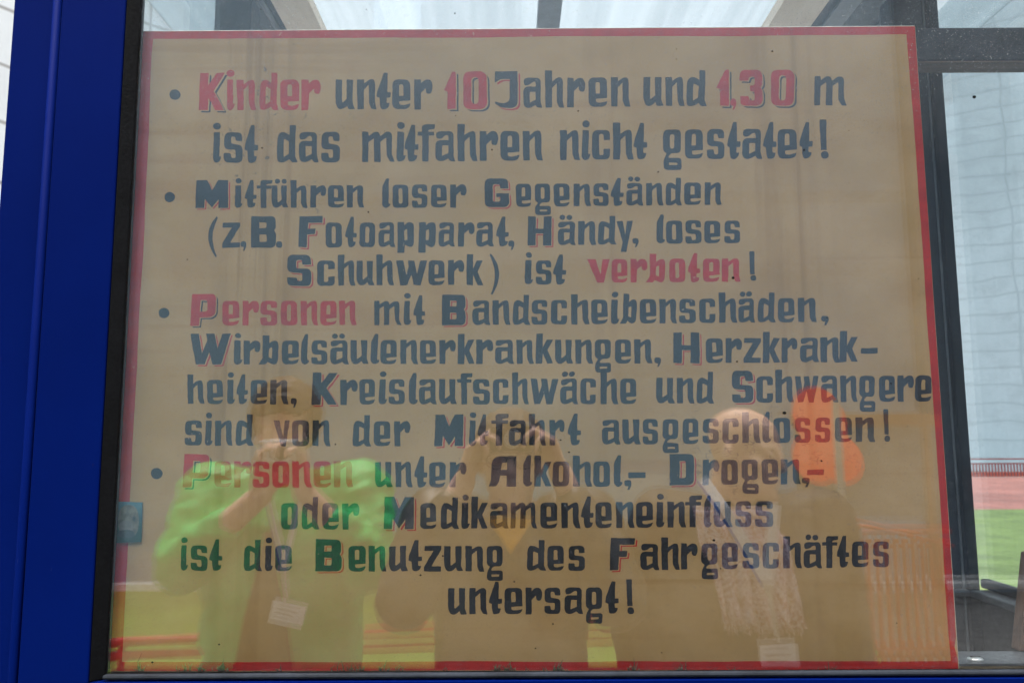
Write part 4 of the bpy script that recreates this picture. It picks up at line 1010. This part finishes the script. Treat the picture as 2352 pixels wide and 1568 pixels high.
MB().box((kz.x-.045, kz.y-.012, kz.z-.028), (kz.x+.045, kz.y+.010, kz.z+.028)).build('camera_body', silver, k2, bevel=.005)
MB().tube([(kz.x+.005, kz.y+.0105, kz.z-.002), (kz.x+.005, kz.y+.024, kz.z-.002)], [.020,.018], n=24).build('lens_barrel', blackp, k2)
def ribbon(mb, pts, w, mi=0, th=.0012):
    pts = [Vector(p) for p in pts]
    for i in range(len(pts)-1):
        p, r = pts[i], pts[i+1]; t = (r-p).normalized(); s = t.cross(Vector((0,1,0))).normalized()*w/2; nn = Vector((0, th, 0))
        mb.add([p-s, p+s, r+s, r-s, p-s+nn, p+s+nn, r+s+nn, r-s+nn], [(0,1,2,3),(7,6,5,4),(0,4,5,1),(1,5,6,2),(2,6,7,3),(3,7,4,0)], mi)
def lanyard(label, left, right, join, clip, card_c, cw, ch, tilt, dist, parts=True, straps=.016):
    L = empty('lanyard', tuple(join), label, 'lanyard')
    mb = MB(); ribbon(mb, left+[join], straps); ribbon(mb, [p+Vector((0,.0022,0)) for p in right+[join]], straps*.85)
    mb.build('ribbon', strapw, L)
    eb = MB(); ribbon(eb, [p+Vector((-straps*.42,.0016,-.001)) for p in left+[join]], straps*.22); eb.build('ribbon_edge', strapb, L)
    cb = MB(); ribbon(cb, [join+Vector((0,.004,.004)), clip], .012); cb.box((join.x-.011, join.y+.006, join.z-.014), (join.x+.011, join.y+.010, join.z+.004)); cb.tube([clip+Vector((0,.004,.003)), clip+Vector((0,.004,-.012))], .004, n=10)
    cb.build('clip', silver, L)
    M = Matrix.Translation(card_c) @ Matrix.Rotation(tilt, 4, 'Y')
    cd = MB().box((-cw/2, 0, -ch/2), (cw/2, .0012, ch/2), 0, M).build('badge_card', whitecard, L)
    pb_ = MB()
    for i in range(3): pb_.box((-cw*.36, .0014, ch*(.16-.17*i)), (cw*(.30-.12*i), .0017, ch*(.20-.17*i)), 0, M)
    pb_.build('card_print', greyprint, cd)
    return L
f1 = py+.165
P1 = lambda u, v, dd=.0: Vector((refl(u, v, 1.985).x, f1+dd, refl(u, v, 1.985).z))
lanyard('white lanyard with a tilted white badge card on the green jacket', [P1(585,1120), P1(605,1210)], [P1(672,1120), P1(655,1210)], P1(629,1310), P1(634,1385), P1(638,1425,.004), .086, .056, R(12), 2.0)

# --- right: bald head turned to the right, navy jacket, pink scarf
hd3 = refl(1702, 1040, 2.12); px, py = hd3.x, hd3.y
zt3 = refl(1700, 938, 2.12).z
sR, sL = Vector((px+.215, py-.03, zt3-.30)), Vector((px-.205, py-.02, zt3-.30))
eR, eL = Vector((px+.275, py-.06, zt3-.58)), Vector((px-.275, py-.05, zt3-.58))
wR, wL = Vector((px+.27, py+.06, zt3-.82)), Vector((px-.27, py+.06, zt3-.82))
p3, b3, H3, c3 = person(px, py, zt3, R(-48), R(-6),
    [(sR, eR, wR, (0,.15,-1), (-1,.1,0), (0,1,0), (12,20,15)), (sL, eL, wL, (0,.15,-1), (1,.1,0), (0,1,0), (12,20,15))],
    navyj, 'bald person in navy jacket and pink fringed scarf looking to the right', jwide=1.10, wr=.007)
# scarf
pinkm = NT('pink and white crinkled scarf'); n1 = pinkm.noise(pinkm.obj((44, 20, 30)), 1.7, 5, .62, 1.4)
pinkm.bsdf(pinkm.mix(pinkm.ramp(n1, .42, .54), (.46,.20,.25), (.88,.74,.82)), .8, .2, 0, n1, .5, .006); pinkm = pinkm.m
f3 = py+.172
P3 = lambda u, v, dd=.0: Vector((refl(u, v, 1.965).x, f3+dd, refl(u, v, 1.965).z))
sc_ = MB()
def tail(pts, th):
    """hanging scarf end: a row of folds"""
    sc_.prism(pts, (0, th, 0))
def cloth(grid, th=.010):
    nu = len(grid[0]); vs = [p for r_ in grid for p in r_]; fs = []
    for j in range(len(grid)-1):
        for i in range(nu-1): a_ = j*nu+i; fs.append((a_, a_+1, a_+nu+1, a_+nu))
    sc_.add(vs, fs)
def tailgrid(u0, u1, w0, w1, v0, v1, ph, n=22, m=16):
    g = []
    for j in range(m+1):
        t = j/m; row = []
        for i in range(n+1):
            s = i/n; u = (u0+(w0-u0)*t)*(1-s)+(u1+(w1-u1)*t)*s
            p = P3(u, v0+(v1-v0)*t, .012+.010*math.sin(s*17+ph+t*2)+.006*noise.noise(Vector((s*9, t*7, ph))))
            row.append(p)
        g.append(row)
    cloth(g)
tailgrid(1606, 1700, 1655, 1740, 1195, 1420, 0); tailgrid(1690, 1800, 1730, 1838, 1230, 1430, 2)
tailgrid(1590, 1760, 1612, 1800, 1165, 1270, 4, 26, 8)
so = sc_.build('scarf', pinkm, p3, smooth=True); md = so.modifiers.new('thick', 'SOLIDIFY'); md.thickness = .006
nk = MB()
for k_ in range(18):
    t = 2*math.pi*k_/18; nk.ball((px+.085*math.cos(t), py-.03+.082*math.sin(t), c3.z-.055+.012*math.cos(2*t)), (.034,.034,.036), 0, 10, 7)
nk.skin('scarf_loop', pinkm, p3, voxel=.008, smooth=3, wrinkle=.006, wscale=20)
fr_ = MB()
for i in range(40):
    for (w0, w1, v1, ph) in ((1655, 1740, 1420, 0), (1730, 1838, 1430, 2)):
        u = w0+(w1-w0)*(i+random.random())/40; p = P3(u, v1-2, .012); fr_.tube([p, p+Vector((random.uniform(-.003,.003), 0, -random.uniform(.012,.03)))], .0009, n=5)
fr_.build('scarf_fringe', pinkm, p3)
lanyard('white and blue lanyard with a clear badge over the pink scarf', [P3(1608,1100,.012), P3(1645,1160,.048), P3(1690,1235,.052)], [P3(1762,1150,.048), P3(1753,1240,.052)], P3(1744,1330,.052), P3(1765,1440,.05), P3(1771,1495,.05), .088, .074, R(-3), 2.0, straps=.031)
